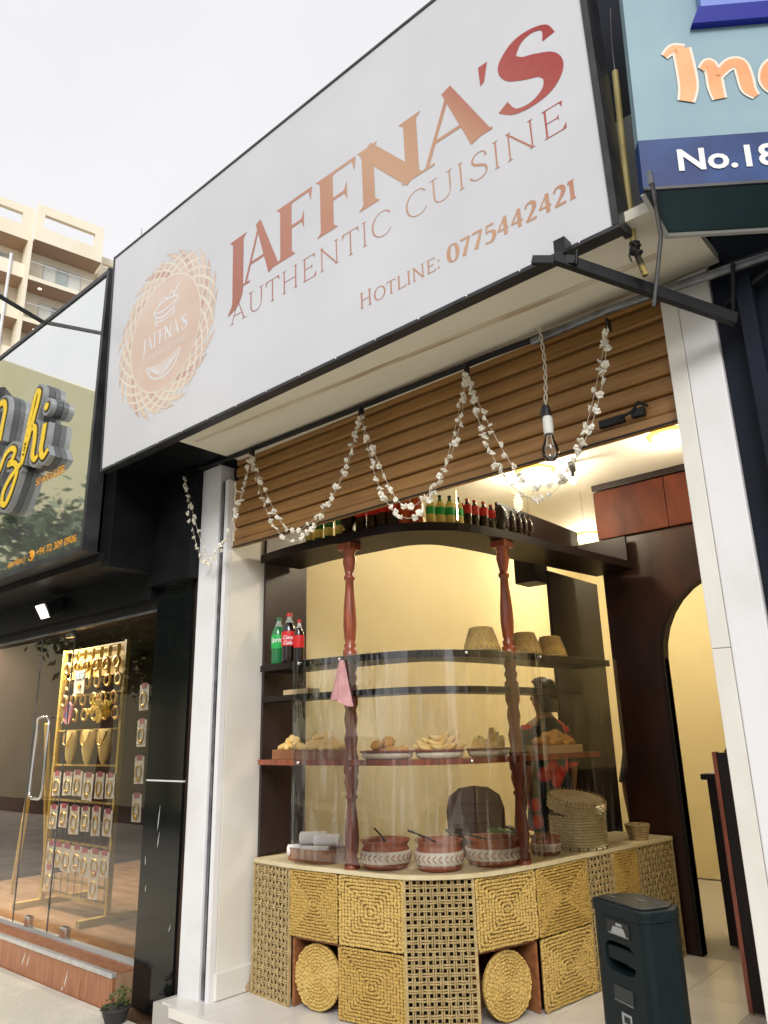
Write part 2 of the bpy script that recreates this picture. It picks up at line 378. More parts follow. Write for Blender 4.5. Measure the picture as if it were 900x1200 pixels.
struct(MB().box(-3.96, -2.83, 3.9, 5.7, 0, .14).build('platform', 'shop_floor'))

# panelled partition with the arched doorway
pw = thing('partition_wall', 'dark mahogany panelled wall with arched doorway inside the shop', 'partition', (-1.7, 5.75, 0))
ax0, ax1, spring = -2.20, -1.02, 2.02
rad = (ax1-ax0)/2; acx = (ax0+ax1)/2
arch = [(ax0, 0), (ax0, spring)] + [(acx - rad*math.cos(math.pi*k/16), spring + rad*1.04*math.sin(math.pi*k/16)) for k in range(1, 16)] + [(ax1, spring), (ax1, 0)]
top = 3.02
m = MB(); m.box(-2.62, ax0, 5.75, 5.83, 0, spring); m.box(ax1, -.86, 5.75, 5.83, 0, spring)
for k in range(1, len(arch)-2):
    (xa, za), (xb, zb) = arch[k], arch[k+1]
    m.hexa([(xa,5.75,za),(xb,5.75,zb),(xb,5.83,zb),(xa,5.83,za),(xa,5.75,top),(xb,5.75,top),(xb,5.83,top),(xa,5.83,top)])
m.box(-2.62, ax0-.0005, 5.75, 5.83, spring, top); m.box(ax1+.0005, -.86, 5.75, 5.83, spring, top)
m.build('wall', 'mahogany_shaded', pw)
for k, (a, b_) in enumerate(((-2.62, -2.02), (-2.015, -1.42), (-1.415, -.86))):
    MB().box(a, b_, 5.72, 5.80, 3.025, 3.44).build('upper_panel', 'mahogany_wall', pw, .006)  # redder copy of the wall wood, lamp light put into its colour
MB().box(-2.62, -.86, 5.70, 5.80, 3.445, 3.498).build('cornice', 'dark_wood', pw, .004)
m = MB()
for k in range(len(arch)-1):
    (xa, za), (xb, zb) = arch[k], arch[k+1]
    m.hexa([(xa,5.742,za),(xb,5.742,zb),(xb,5.838,zb),(xa,5.838,za),
            (xa-.03*(acx-xa)/rad*-1*-1,5.742,za+.0),(xb-.03*(acx-xb)/rad,5.742,zb),(xb-.03*(acx-xb)/rad,5.838,zb),(xa-.03*(acx-xa)/rad,5.838,za)])
m.build('arch_trim', 'dark_wood', pw)

# ================================================================== facade posts
lp = thing('left_pillar', 'white painted post with cream side panel left of the shop opening', 'pillar', (-4.35, 3.2, 0))
MB().box(-4.475, -4.262, 3.08, 3.40, -.16, 3.44).build('post', 'pillar_white', lp, .006)
MB().box(-4.258, -4.166, 3.135, 3.44, .0, 3.30).build('side_panel', 'pillar_cream', lp, .004)
MB().box(-4.256, -4.150, 3.128, 3.43, .003, .15).build('base_tile', 'pillar_tile', lp, .004)
MB().box(-4.259, -4.232, 3.10, 3.13, .0, 3.3).build('shutter_guide', 'gray_steel', lp)
MB().box(-4.205, -4.166, 3.09, 3.13, .0, 3.3).build('shutter_guide', 'pillar_white', lp)
MB().box(-4.235, -4.2, 3.122, 3.133, .0, 3.3).build('guide_groove', 'black_metal', lp)
m = MB(); m.add([(-4.1485,3.43,.004),(-4.1485,3.36,.004),(-4.1485,3.35,.03),(-4.1485,3.375,.06),(-4.1485,3.385,.10),(-4.1485,3.41,.13),(-4.1485,3.43,.146)], [tuple(reversed(range(7)))]); m.build('rust_mark', 'rust_stain', lp)
rp_ = thing('right_pillar', 'white pillar with beige tiled inner edge right of the shop opening', 'pillar', (-.87, 3.2, 0))
MB().box(-.915, -.772, 3.08, 3.42, -.16, 3.44).build('post', 'pillar_white', rp_, .006)
for k in range(2):
    MB().box(-.99, -.917, 3.085, 3.36, 1.80*k+.001, min(1.80*k+1.7992, 3.44)).build('edge_tile', 'pillar_tile', rp_, .003)

# ================================================================== roller shutter
sh = thing('roller_shutter', 'brown slatted roller shutter half rolled up over the shop opening', 'shutter', (-2.57, 3.17, 2.8))
prof = [(.012, 0), (-.012, .004), (-.017, .014), (-.0175, .066), (-.014, .072), (-.006, .074), (-.006, .084), (.012, .090)]
m = MB(); n_ = len(prof); L = -4.158; Rr = -.993
m.add([(L, y, z) for y, z in prof] + [(Rr, y, z) for y, z in prof], [(i, n_+i, n_+i+1, i+1) for i in range(n_-1)], False)
m.add([(L, y+.004, z) for y, z in prof] + [(Rr, y+.004, z) for y, z in prof], [(i+1, n_+i+1, n_+i, i) for i in range(n_-1)], False)
sm = m.mesh('slat', 'slat')
for k in range(7): piece(sm, 'slat', sh, (0, 3.165, 2.852+.094*k))
MB().box(L, Rr, 3.135, 3.185, 2.80, 2.848).build('bottom_rail', 'slat_rail', sh, .005)
MB().box(L, Rr, 3.130, 3.137, 2.795, 2.803).build('rail_lip', 'black_metal', sh)
lk = MB(); lk.box(-1.36, -1.24, 3.118, 3.142, 2.865, 2.90); lk.box(-1.20, -1.14, 3.112, 3.142, 2.868, 2.905); lk.tube([(-1.25,3.115,2.885),(-1.19,3.108,2.892),(-1.16,3.11,2.93),(-1.12,3.112,2.9)], .008, 6); lk.box(-1.44, -1.41, 3.12, 3.14, 2.87, 2.893)
lk.build('lock', 'black_metal', sh)
m = MB(); m.tube([(-4.3,3.3,3.40),(-.95,3.3,3.40)], .1, 14); m.build('roller', 'black_metal', sh)

# ================================================================== soffit, fascia behind the sign
so_ = thing('canopy_soffit', 'cream stained canopy underside between the shop sign and the shutter', 'canopy', (-2.5, 2.8, 3.44))
MB().box(-4.13, -.72, 2.56, 3.20, 3.452, 3.50).build('board', 'soffit', so_)
MB().hexa([(-4.05,2.70,3.4495),(-.9,2.84,3.4495),(-.9,2.885,3.4495),(-4.05,2.725,3.4495),(-4.05,2.70,3.453),(-.9,2.84,3.453),(-.9,2.885,3.453),(-4.05,2.725,3.453)]).build('water_stain', 'stain', so_)
MB().box(-4.13, -.93, 2.552, 2.559, 3.40, 3.52).build('front_batten', 'gray_board', so_)
m = MB(); m.tube([(-4.62,3.05,3.46),(-4.2,3.04,3.435),(-3.0,3.05,3.425),(-1.9,3.045,3.415),(-1.0,3.05,3.395),(-.25,3.05,3.36)], .017, 8)
tag(m.build('conduit_pipe', 'black_metal'), 'thin dark conduit pipe running along the canopy above the shutter', 'pipe')
m = MB(); m.tube([(-1.62,3.03,3.385),(-1.2,3.0,3.375),(-.8,3.0,3.35),(-.2,3.02,3.315)], .02, 8)
tag(m.build('steel_pipe', 'gray_steel'), 'grey steel pipe under the canopy at its right end', 'pipe')
fw = thing('upper_facade', 'dark facade wall of the shop building behind the big sign', 'wall', (-2.5, 3.3, 3.5))
MB().box(-5.0, -.72, 3.21, 3.45, 3.505, 5.6).build('wall', 'navy_wall', fw)
MB().box(-1.5, -.74, 3.10, 3.19, 3.505, 4.45).build('gray_panel', 'gray_board', fw)
MB().box(-5.0, -4.14, 2.60, 3.20, 3.46, 3.52).build('dark_soffit', 'black_panel', fw)

# ================================================================== lettering: hand drawn serif strokes
TW, TH = .17, .05
def stroke(pts, ws, smooth=True, n=8):
    if smooth and len(pts) > 2:
        p3 = cr([(x, y, w_) for (x, y), w_ in zip(pts, ws)], n)
    else: p3 = [Vector((x, y, w_)) for (x, y), w_ in zip(pts, ws)]
    L_, R_ = [], []
    for i, p in enumerate(p3):
        t_ = p3[min(i+1, len(p3)-1)] - p3[max(i-1, 0)]; t_ = Vector((t_.x, t_.y)).normalized(); nn = Vector((-t_.y, t_.x))
        L_.append(Vector((p.x, p.y)) + nn*p.z/2); R_.append(Vector((p.x, p.y)) - nn*p.z/2)
    return [[L_[i], R_[i], R_[i+1], L_[i+1]] for i in range(len(p3)-1)]
def line(a, b_, w0, w1=None): return stroke([a, b_], [w0, w1 or w0], False)
def bar_(x0, x1, y, h): return [[Vector((x0,y)), Vector((x1,y)), Vector((x1,y+h)), Vector((x0,y+h))]]
def stem(x, w_, y0=0, y1=1, s=.07, th=.045):
    q = [[Vector((x-w_/2,y0)), Vector((x+w_/2,y0)), Vector((x+w_/2,y1)), Vector((x-w_/2,y1))]]
    for y, sg in ((y0, 1), (y1, -1)):
        if s: q.append([Vector((x-w_/2-s,y)), Vector((x+w_/2+s,y)), Vector((x+w_/2,y+sg*th*1.5)), Vector((x-w_/2,y+sg*th*1.5))])
    return q
def glyph(ch, T, t):
    s = .075
    if ch == 'I': return stem(.16, T, s=s, th=t), .34
    if ch == 'J': return [[Vector((.27-T/2,.02)),Vector((.27+T/2,.02)),Vector((.27+T/2,1)),Vector((.27-T/2,1))], [Vector((.27-T/2-s,1)),Vector((.27+T/2+s,1)),Vector((.27+T/2,1-t*1.6)),Vector((.27-T/2,1-t*1.6))]] + stroke([(.27,.03),(.262,-.12),(.20,-.28),(.06,-.40)], [T,T*.92,T*.6,t*.4]), .47
    if ch == 'A': return line((.09,.02),(.45,.99),t*1.05) + line((.415,1.04),(.80,0),T*.55,T*1.05) + line((.2,.34),(.62,.34),t) + bar_(-.01,.2,0,t*.7) + bar_(.66,.95,0,t*.7), .95
    if ch == 'F': return stem(.19,T,s=s,th=t) + bar_(.2,.66,1-t*1.05,t*1.05) + [[Vector((.66,1-t)),Vector((.70,.76)),Vector((.73,1.0)),Vector((.66,1))]] + bar_(.2,.52,.49,t*1.05) + [[Vector((.50,.52)),Vector((.56,.36)),Vector((.56,.68)),Vector((.50,.52))]], .73
    if ch == 'E': return stem(.19,T,s=s,th=t) + bar_(.2,.62,1-t*1.05,t*1.05) + [[Vector((.60,1-t)),Vector((.66,.8)),Vector((.69,1.0)),Vector((.60,1))]] + bar_(.2,.52,.49,t) + [[Vector((.50,.51)),Vector((.55,.40)),Vector((.55,.62)),Vector((.50,.51))]] + bar_(.2,.64,0,t*1.05) + [[Vector((.60,0)),Vector((.72,.0)),Vector((.74,.22)),Vector((.62,t))]], .78
    if ch == 'L': return stem(.19,T,s=s,th=t) + bar_(.2,.62,0,t*1.05) + [[Vector((.58,0)),Vector((.70,.0)),Vector((.72,.22)),Vector((.60,t))]], .74
    if ch == 'N': return stem(.17,T*.8,s=s,th=t) + line((.14,.98),(.84,.02),T*.95) + stem(.84,T*.8,s=s,th=t), 1.02
    if ch == 'H': return stem(.17,T,s=s,th=t) + bar_(.2,.72,.48,t) + stem(.75,T,s=s,th=t), .94
    if ch == 'T': return stem(.38,T,s=s,th=t) + bar_(.04,.72,1-t*1.05,t*1.05) + [[Vector((.04,1)),Vector((.0,.78)),Vector((.06,.86)),Vector((.12,1-t))]] + [[Vector((.72,1)),Vector((.64,1-t)),Vector((.70,.86)),Vector((.76,.78))]], .76
    if ch == 'U': return [[Vector((.17-T/2,.4)),Vector((.17+T/2,.4)),Vector((.17+T/2,1)),Vector((.17-T/2,1))]] + bar_(.03,.31,1-t*.8,t*.8) + stroke([(.17,.42),(.19,.2),(.3,.05),(.46,.015),(.62,.06),(.72,.2),(.745,.42)], [T,T*.95,T*.7,t*1.1,t,t,t]) + bar_(.72,.77,.4,.6) + bar_(.63,.85,1-t*.8,t*.8), .9
    if ch == 'C': return stroke([(.80,.80),(.70,.93),(.52,.99),(.30,.93),(.14,.72),(.10,.48),(.16,.24),(.32,.06),(.54,.0),(.72,.06),(.84,.2)], [t*2.2,t*1.3,t,T*.6,T,T*1.08,T,T*.6,t,t,t*.6]), .88
    if ch == 'O': return stroke([(.5,1),(.28,.93),(.12,.72),(.08,.5),(.12,.28),(.28,.07),(.5,0),(.72,.07),(.88,.28),(.92,.5),(.88,.72),(.72,.93),(.5,1)], [t,T*.6,T,T*1.08,T,T*.6,t,T*.6,T,T*1.08,T,T*.6,t]), 1.0
    if ch == 'S': return stroke([(.60,.74),(.565,.90),(.42,.975),(.26,.94),(.155,.78),(.22,.62),(.38,.51),(.54,.40),(.60,.24),(.53,.08),(.36,.01),(.18,.05),(.06,.20)], [t*2.4,t*1.2,t*1.2,T*.7,T*1.05,T*1.3,T*1.42,T*1.3,T*1.05,T*.7,t*1.2,t*1.2,t*2.4]), .70
    if ch == "'": return [[Vector((.06,1.03)),Vector((.2,1.03)),Vector((.13,.76)),Vector((.07,.73))]], .24
    if ch == ':': return [[Vector((.1+.07*math.cos(a),y+.07*math.sin(a))) for a in [k*math.pi/5 for k in range(10)]] for y in (.1,.6)], .26
    if ch == '0': return stroke([(.33,1),(.16,.9),(.08,.65),(.08,.35),(.16,.1),(.33,0),(.5,.1),(.58,.35),(.58,.65),(.5,.9),(.33,1)], [t,T*.8,T*1.1,T*1.1,T*.8,t,T*.8,T*1.1,T*1.1,T*.8,t]), .68
    if ch == '7': return bar_(.04,.58,1-t*2,t*2) + line((.55,.97),(.2,0),t*2,T*1.2), .62
    if ch == '5': return bar_(.16,.54,1-t*2,t*2) + line((.16,.98),(.12,.55),t*1.4) + stroke([(.12,.56),(.3,.62),(.5,.5),(.53,.28),(.42,.06),(.22,0),(.05,.06)], [t,t*1.5,T,T*1.15,T*.9,t*1.4,t*2]), .62
    if ch == '4': return line((.46,1),(.04,.32),t*1.3) + bar_(.03,.62,.28,t*1.6) + stem(.45,T,s=.0), .66
    if ch == '2': return stroke([(.07,.78),(.16,.95),(.34,1),(.5,.88),(.5,.68),(.36,.42),(.06,.03)], [t*2,t*1.6,T*.8,T*1.1,T*1.1,T*.8,t*1.3]) + bar_(.05,.58,0,t*2.2), .63
    if ch == '1': return stem(.2,T,s=.07,th=t) + line((.03,.86),(.2,.97),t*1.6), .42
    return [], .36
def serif_run(mb, text, x0, x1, z0, cap, T, t, y, track=0., big=()):
    """set the text between x0 and x1 on the baseline z0, front face at y (upright, facing -Y)"""
    gs = [(c_, *glyph(c_, T, t)) for c_ in text]
    tot = sum(g[2]*(1.22 if i in big else 1) + track for i, g in enumerate(gs)) - track
    kx = (x1-x0)/tot; x = x0; d = 0
    for i, (c_, polys, adv) in enumerate(gs):
        k = 1.22 if i in big else 1
        own = not isinstance(mb, MB); root = mb if own else None
        g_ = MB() if own else mb
        for p in polys:
            d = (d+1) % 7
            vs_ = [(x + q.x*kx*k, y - .00005*d, z0 + q.y*cap*k) for q in p]
            a = sum(vs_[j][0]*vs_[(j+1)%len(vs_)][2] - vs_[(j+1)%len(vs_)][0]*vs_[j][2] for j in range(len(vs_)))
            g_.add(vs_ if a > 0 else vs_[::-1], [tuple(range(len(vs_)))], False)
        if own and polys: g_.build('letter', 'foil', root)
        x += (adv*k + track)*kx
    return mb

# ================================================================== the big shop sign (local frame: x along, z up, y=0 front)
sg = thing('shop_sign', 'large white signboard with rose gold lettering and round emblem above the shop', 'sign')
SW, SH = 4.013, 1.80
MB().box(.018, SW-.03, 0, .06, .014, SH-.016).build('face_panel', 'sign_white', sg)
m = MB(); m.box(0, SW, -.006, .062, -.004, .0135); m.box(0, SW, -.006, .12, SH-.0155, SH); m.box(0, .0175, -.006, .12, .0135, SH-.0155); m.box(SW-.0295, SW, -.008, .12, .0135, SH-.0155)
m.build('frame', 'sign_frame', sg)
m = MB()
for k in range(14):
    for z in (.013,): m.blob((.2+k*.28, -.008, z-.006), .005, 6, 4)
m.build('frame_screws', 'chrome', sg)['kind'] = 'stuff'
X0 = 4.922; Z0 = 3.40
for ch, a, b_, zb in (('J', -3.45, -3.24, 4.20), ('A', -3.285, -2.935, 4.20), ('F', -2.955, -2.645, 4.20), ('F', -2.61, -2.295, 4.20), ('N', -2.285, -1.83, 4.20), ('A', -1.86, -1.43, 4.20), ("'", -1.50, -1.41, 4.20)):
    serif_run(MB(), ch, a+X0, b_+X0, zb-Z0, .375, .24, .05, -.0013).build('letter', 'foil', sg)
serif_run(MB(), 'S', -1.395+X0, -1.055+X0, 4.195-Z0, .40, .20, .055, -.0013).build('letter', 'foil', sg)
serif_run(sg, 'AUTHENTIC CUISINE', -3.40+X0, -1.065+X0, 3.975-Z0, .148, .055, .03, -.0013, .06)
serif_run(sg, 'H', -2.305+X0, -2.215+X0, 3.622-Z0, .092, .10, .05, -.0013)
serif_run(sg, 'OTLINE:', -2.205+X0, -1.775+X0, 3.622-Z0, .074, .11, .05, -.0013, .07)
serif_run(sg, '0775442421', -1.735+X0, -1.065+X0, 3.622-Z0, .092, .19, .06, -.0013, .06)
# emblem
ec = Vector((-4.15+X0, 4.225-Z0)); r0, r1 = .43, .615
def leafpoly(mb, a, sweep, ra, rb, wd, y):
    P = []
    for k in range(7):
        t_ = k/6; r_ = ra+(rb-ra)*t_; an = a + sweep*t_**1.1
        P.append((ec.x+r_*math.cos(an), ec.y+r_*math.sin(an)))
    ws = [wd*.5, wd*.85, wd, wd, wd*.9, wd*.6, .003]
    for q in stroke(P, ws, False):
        v_ = [(p.x, y, p.y) for p in q]
        A_ = sum(v_[j][0]*v_[(j+1)%4][2]-v_[(j+1)%4][0]*v_[j][2] for j in range(4))
        mb.add(v_ if A_ > 0 else v_[::-1], [(0,1,2,3)], False)
mt, mr_, mc, mc2 = MB(), MB(), MB(), MB()
for k in range(26):
    a = 2*math.pi*k/26
    leafpoly(mt if k % 3 else mr_, a, .62, r0-.01, r1*(1+.03*math.sin(k*2.1)), .058, -.0010 - .00005*(k % 3))
    leafpoly(mc, a+.05, -.60, r0-.01, r1*.985, .020, -.0013 - .00005*(k % 3))
    leafpoly(mc2, a+.1, .66, r0-.01, r1*.97, .014, -.0016 - .00005*(k % 3))
em = mt.build('emblem_weave', 'tan_print', sg); em['kind'] = 'stuff'
for q_, c_ in ((mr_, 'rose_print'), (mc, 'cream_print'), (mc2, 'cream_print')): q_.build('emblem_weave', c_, em)['kind'] = 'stuff'
def disc(mb, r, y, n=40): mb.add([(ec.x+r*math.cos(2*math.pi*k/n), y, ec.y+r*math.sin(2*math.pi*k/n)) for k in range(n)], [tuple(range(n))], False); return mb
disc(MB(), .437, -.0020).build('emblem_ring', 'cream_print', em)
disc(MB(), .425, -.0023).build('emblem_disc', 'tan_print', em)
ic = MB()
def icon(pts, w_=.012, sm=True):
    for i, q in enumerate(stroke([(ec.x+x, ec.y+z) for x, z in pts], [w_]*len(pts), sm)):
        v_ = [(p.x, -.0026-.00005*(i % 4), p.y) for p in q]
        A_ = sum(v_[j][0]*v_[(j+1)%4][2]-v_[(j+1)%4][0]*v_[j][2] for j in range(4)); ic.add(v_ if A_ > 0 else v_[::-1], [(0,1,2,3)], False)
icon([(-.15,.21),(-.05,.185),(.07,.19),(.16,.22),(.07,.25),(-.06,.25),(-.15,.21)]); icon([(-.14,.195),(-.11,.16),(-.115,.11),(-.08,.09)], .01); icon([(.15,.205),(.115,.165),(.12,.115),(.085,.09)], .01)
icon([(-.11,.155),(0,.135),(.115,.16)], .016); icon([(-.115,.125),(0,.105),(.12,.13)], .01); icon([(-.09,.25),(-.03,.29),(.03,.265),(.08,.30),(.12,.25)], .01); icon([(.1,.25),(.17,.33)], .014)
icon([(-.20,-.20),(-.1,-.225),(.05,-.225),(.21,-.19)], .008); icon([(-.20,-.205),(-.13,-.30),(0,-.335),(.13,-.30),(.21,-.195)], .012)
for k in range(5): icon([(-.17+.02*k,-.225-.012*k),(0,-.25-.016*k),(.18-.02*k,-.22-.012*k)], .008)
serif_run(ic, "JAFFNA'S", ec.x-.27, ec.x+.28, ec.y-.065, .11, .17, .05, -.0026)
serif_run(ic, 'AUTHENTIC CUISINE', ec.x-.27, ec.x+.27, ec.y-.15, .042, .10, .05, -.0026, .08)
ic.build('emblem_icon', 'white_print', em)['kind'] = 'stuff'
sg.location = (-4.922, 2.50, 3.40); sg.rotation_euler = (.028, 0, 0)

# ================================================================== curved counter
CP = [(-4.113,3.376),(-3.733,3.343),(-3.355,3.37),(-2.91,3.434),(-2.62,3.688),(-2.50,4.13),(-2.44,4.65),(-2.30,5.70)]
CV = np.array([(p.x, p.y) for p in cr([(x, y, 0) for x, y in CP], 16)])
CL = np.r_[0, np.cumsum(np.hypot(*np.diff(CV, axis=0).T))]
def on(s, d=0.):
    x = np.interp(s, CL, CV[:,0]); y = np.interp(s, CL, CV[:,1]); e_ = .012
    tx = np.interp(s+e_, CL, CV[:,0]) - np.interp(s-e_, CL, CV[:,0]); ty = np.interp(s+e_, CL, CV[:,1]) - np.interp(s-e_, CL, CV[:,1])
    l = math.hypot(tx, ty); return (float(x - ty/l*d), float(y + tx/l*d), math.atan2(ty, tx))
def band(mb, s0, s1, d0, d1, z0, z1, n=28):
    S = [s0 + (s1-s0)*k/n for k in range(n+1)]; o = []
    for s in S:
        a = on(s, d0); b_ = on(s, d1); o += [(a[0],a[1],z0),(b_[0],b_[1],z0),(b_[0],b_[1],z1),(a[0],a[1],z1)]
    f = []
    for k in range(n):
        i, j = 4*k, 4*k+4
        f += [(i,i+1,j+1,j),(i+3,j+3,j+2,i+2),(i,j,j+3,i+3),(i+1,i+2,j+2,j+1)]
    f += [(0,3,2,1),(4*n,4*n+1,4*n+2,4*n+3)]
    return mb.add(o, f, False)

def lumps(segs, w_, dep, seed=0, tilt=.28):
    """many short twisted straw strands laid along segments; segs: (x,z,dx,dz,len)"""
    rnd = random.Random(seed); mb = MB()
    for (x, z, dx, dz, ln) in segs:
        mb.cur = 0; a = math.atan2(dz, dx) + tilt*(1 if rnd.random() > .12 else -1) + rnd.uniform(-.16, .16); c, s_ = math.cos(a), math.sin(a)
        l = ln*rnd.uniform(.55, .78); ww = w_*rnd.uniform(.34, .5); dd = dep*rnd.uniform(.6, 1.15); jx = rnd.uniform(-.1, .1)*ln; jz = rnd.uniform(-.1, .1)*w_
        o = []
        for (u, q) in ((-1, 0), (-.55, 1), (.45, 1), (1, 0)):
            if q == 0: o.append((x+jx+c*u*l, -dd*.25, z+jz+s_*u*l))
            else:
                for (v_, y_) in ((1, -.1), (0, -1), (-1, -.1)): o.append((x+jx+c*u*l - s_*v_*ww, y_*dd, z+jz+s_*u*l + c*v_*ww))
        mb.add(o, [(0,1,2),(0,2,3),(1,4,5,2),(2,5,6,3),(4,7,5),(5,7,6)], True)
    return mb
def square_mat(n=11, seed=1):
    segs = []; st = .5/n
    for r_ in range(n):
        h = .5 - st*(r_+.5); per = max(1, int(2*h/.045))
        for k in range(per):
            t_ = -h + 2*h*(k+.5)/per; ln = 2*h/per
            segs += [(t_+.5, .5-h, 1, 0, ln), (t_+.5, .5+h, -1, 0, ln), (.5-h, t_+.5, 0, -1, ln), (.5+h, t_+.5, 0, 1, ln)]
    mb = lumps(segs, st, .085, seed); mb.cur = 1; mb.box(.006, .994, .0, .03, .006, .994); return mb
def round_mat(n=10, seed=3):
    segs = []; st = 1/n
    for r_ in range(n):
        rr = st*(r_+.5); per = max(3, int(2*math.pi*rr/.13))
        for k in range(per):
            a = 2*math.pi*k/per + r_; segs.append((rr*math.cos(a), rr*math.sin(a), -math.sin(a), math.cos(a), 2*math.pi*rr/per))
    mb = lumps(segs, st, .09, seed, .22); mb.cur = 1
    N = 32; ring = [(.985*math.cos(2*math.pi*k/N), .985*math.sin(2*math.pi*k/N)) for k in range(N)]
    mb.prismY(ring, .0, .07); return mb
def open_weave(w_, h, cell=.038, seed=0):
    rnd = random.Random(seed); mb = MB(); nx, nz = max(3, round(w_/cell)), round(h/cell); cx, cz = w_/nx, h/nz
    def strand(a, b_, n, axis, idx):
        for off in (-.0058, .0058):
            pts = []
            for k in range(2*n+1):
                t_ = k/(2*n); q = math.sin(math.pi*(k/2*1.0) + (math.pi/2 if idx % 2 else -math.pi/2)) if k % 2 == 0 or True else 0
                y = -.006*q + rnd.uniform(-.001, .001); j = off + rnd.uniform(-.0014, .0014)
                pts.append((a[0]+(b_[0]-a[0])*t_ + (j if axis else 0), y, a[1]+(b_[1]-a[1])*t_ + (0 if axis else j)))
            mb.tube(pts, .0052, 4, False, True)
    for i in range(1, nx): strand((i*cx, 0), (i*cx, h), nz, 1, i)
    for j in range(1, nz): strand((0, j*cz), (w_, j*cz), nx, 0, j+1)
    for a, b_ in (((0,0),(w_,0)),((0,h),(w_,h)),((0,0),(0,h)),((w_,0),(w_,h))): mb.bar((a[0],0,a[1]), (b_[0],0,b_[1]), .016)
    return mb
ct = thing('food_counter', 'curved food counter faced with woven seagrass mats', 'counter', (-3.2, 3.9, 0))
def poly_band(pts, d0, d1, z0, z1, mb):
    P = [Vector((x, y, 0)) for x, y in pts]; N = []
    for i in range(len(P)):
        t_ = (P[min(i+1, len(P)-1)] - P[max(i-1, 0)]).normalized(); N.append(Vector((-t_.y, t_.x, 0)))
    for i in range(len(P)-1):
        a, b_ = P[i], P[i+1]
        q = [a+N[i]*d0, b_+N[i+1]*d0, b_+N[i+1]*d1, a+N[i]*d1]
        mb.hexa([(p.x,p.y,z0) for p in q] + [(p.x,p.y,z1) for p in q])
    return mb
m = MB(); band(m, 0, 3.645, -.012, .46, .742, .765, 48); m.build('counter_top', 'counter_cloth', ct)
m = poly_band(CP, .40, .42, .002, .74, MB()); m.build('inner_board', 'mahogany_wall', ct)
sqA = square_mat(11, 1).mesh('woven_mat', ['seagrass', 'seagrass_dark']); sqB = square_mat(10, 5).mesh('woven_mat', ['seagrass_pale', 'seagrass_dark'])
rdm = round_mat().mesh('round_mat', ['seagrass_pale', 'seagrass'])
HT = .742
def face(i, a=None, b_=None):
    a = Vector((*CP[i], 0)) if a is None else a; b_ = Vector((*CP[i+1], 0)) if b_ is None else b_
    d = b_-a; return a, d.length, math.atan2(d.y, d.x)
def weave_panel(a, wd, ang, z0=.004, h=HT, seed=0, mat_='cane'):
    o = piece(open_weave(wd-.008, h-z0, seed=seed).mesh('open_weave', mat_), 'open_weave', ct, (a.x, a.y, z0), (0,0,ang)); return o
def mats(a, wd, ang, lo, k):
    hh = HT/2
    piece(sqA if k % 2 else sqB, 'woven_mat', ct, (a.x+math.cos(ang)*.003, a.y+math.sin(ang)*.003, hh+.003), (0,0,ang), (wd-.006, .20, hh-.006))
    if lo: piece(sqB if k % 2 else sqA, 'woven_mat', ct, (a.x+math.cos(ang)*.003, a.y+math.sin(ang)*.003, .004), (0,0,ang), (wd-.006, .20, hh-.006))
def backing(a, wd, ang, z0, z1, name='backing_board', mt='dark_wood', din=.05):
    m_ = MB(); m_.box(0, wd, din, din+.012, z0, z1); o = m_.build(name, mt, ct); o.location = Vector((a.x, a.y, 0)) - wl(ct); o.rotation_euler = (0,0,ang)
for i in range(7):
    a, wd, ang = face(i)
    if i == 0: weave_panel(a, wd, ang, seed=1); backing(a, wd, ang, .01, .735, mt='side_panel', din=.10)
    elif i in (1, 4):
        mats(a, wd, ang, False, i); backing(a, wd, ang, HT/2+.005, .735)
        nx_, ny_ = -math.sin(ang), math.cos(ang)
        cx_, cy_ = a.x+math.cos(ang)*wd/2, a.y+math.sin(ang)*wd/2
        piece(rdm, 'round_mat', ct, (cx_ + nx_*.035, cy_ + ny_*.035, .176), (-.05, 0, ang), (.172, .20, .172))
        m_ = MB(); m_.box(.004, .02, .02, .38, .004, HT/2); m_.box(wd-.02, wd-.004, .02, .38, .004, HT/2); m_.box(.004, wd-.004, .02, .38, HT/2-.012, HT/2)
        o = m_.build('niche_frame', 'tray_wood', ct); o.location = Vector((a.x, a.y, 0)) - wl(ct); o.rotation_euler = (0,0,ang)
    elif i in (2, 5): mats(a, wd, ang, True, i); backing(a, wd, ang, .01, .735)
    elif i == 3: weave_panel(a, wd, ang, seed=2); backing(a, wd, ang, .01, .735, din=.08)
    else:
        A_ = Vector((*CP[6], 0)); B_ = Vector((*CP[7], 0)); c1 = A_.lerp(B_, .27); c2 = A_.lerp(B_, .54)
        a, wd, ang = face(6, A_, c1); weave_panel(a, wd, ang, seed=3)
        a, wd, ang = face(6, c1, c2); mats(a, wd, ang, True, 1)
        a, wd, ang = face(6, c2, B_); weave_panel(a, wd, ang, seed=4, mat_='cane')
        a, wd, ang = face(6); backing(a, wd, ang, .01, .735)

# ================================================================== shelving above the counter
sv = thing('display_shelf', 'curved mahogany display shelving with two turned posts above the food counter', 'shelf', (-3.2, 3.9, .765))
ZC, ZB, ZA, ZT = 1.367, 1.775, 1.985, 2.77
m = MB(); band(m, .0, 2.86, .0, .30, ZC-.032, ZC); m.build('shelf_board', 'mahogany', sv)
m = MB(); band(m, .0, 2.75, .02, .22, ZB-.036, ZB); m.build('shelf_board', 'dark_wood', sv)
m = MB(); band(m, .0, 3.1, .0, .30, ZA-.042, ZA); m.build('shelf_board', 'dark_wood', sv)
m = MB(); band(m, .0, 3.58, -.02, .34, ZT-.055, ZT, 40); m.build('top_board', 'dark_wood', sv)
m = MB(); m.box(-4.160, -4.138, 3.43, 3.83, .767, 3.05); m.build('side_board', 'side_panel', sv)
m = MB(); m.box(-2.82, -2.795, 5.15, 5.99, .02, 2.712); m.build('end_board', 'dark_wood', sv)
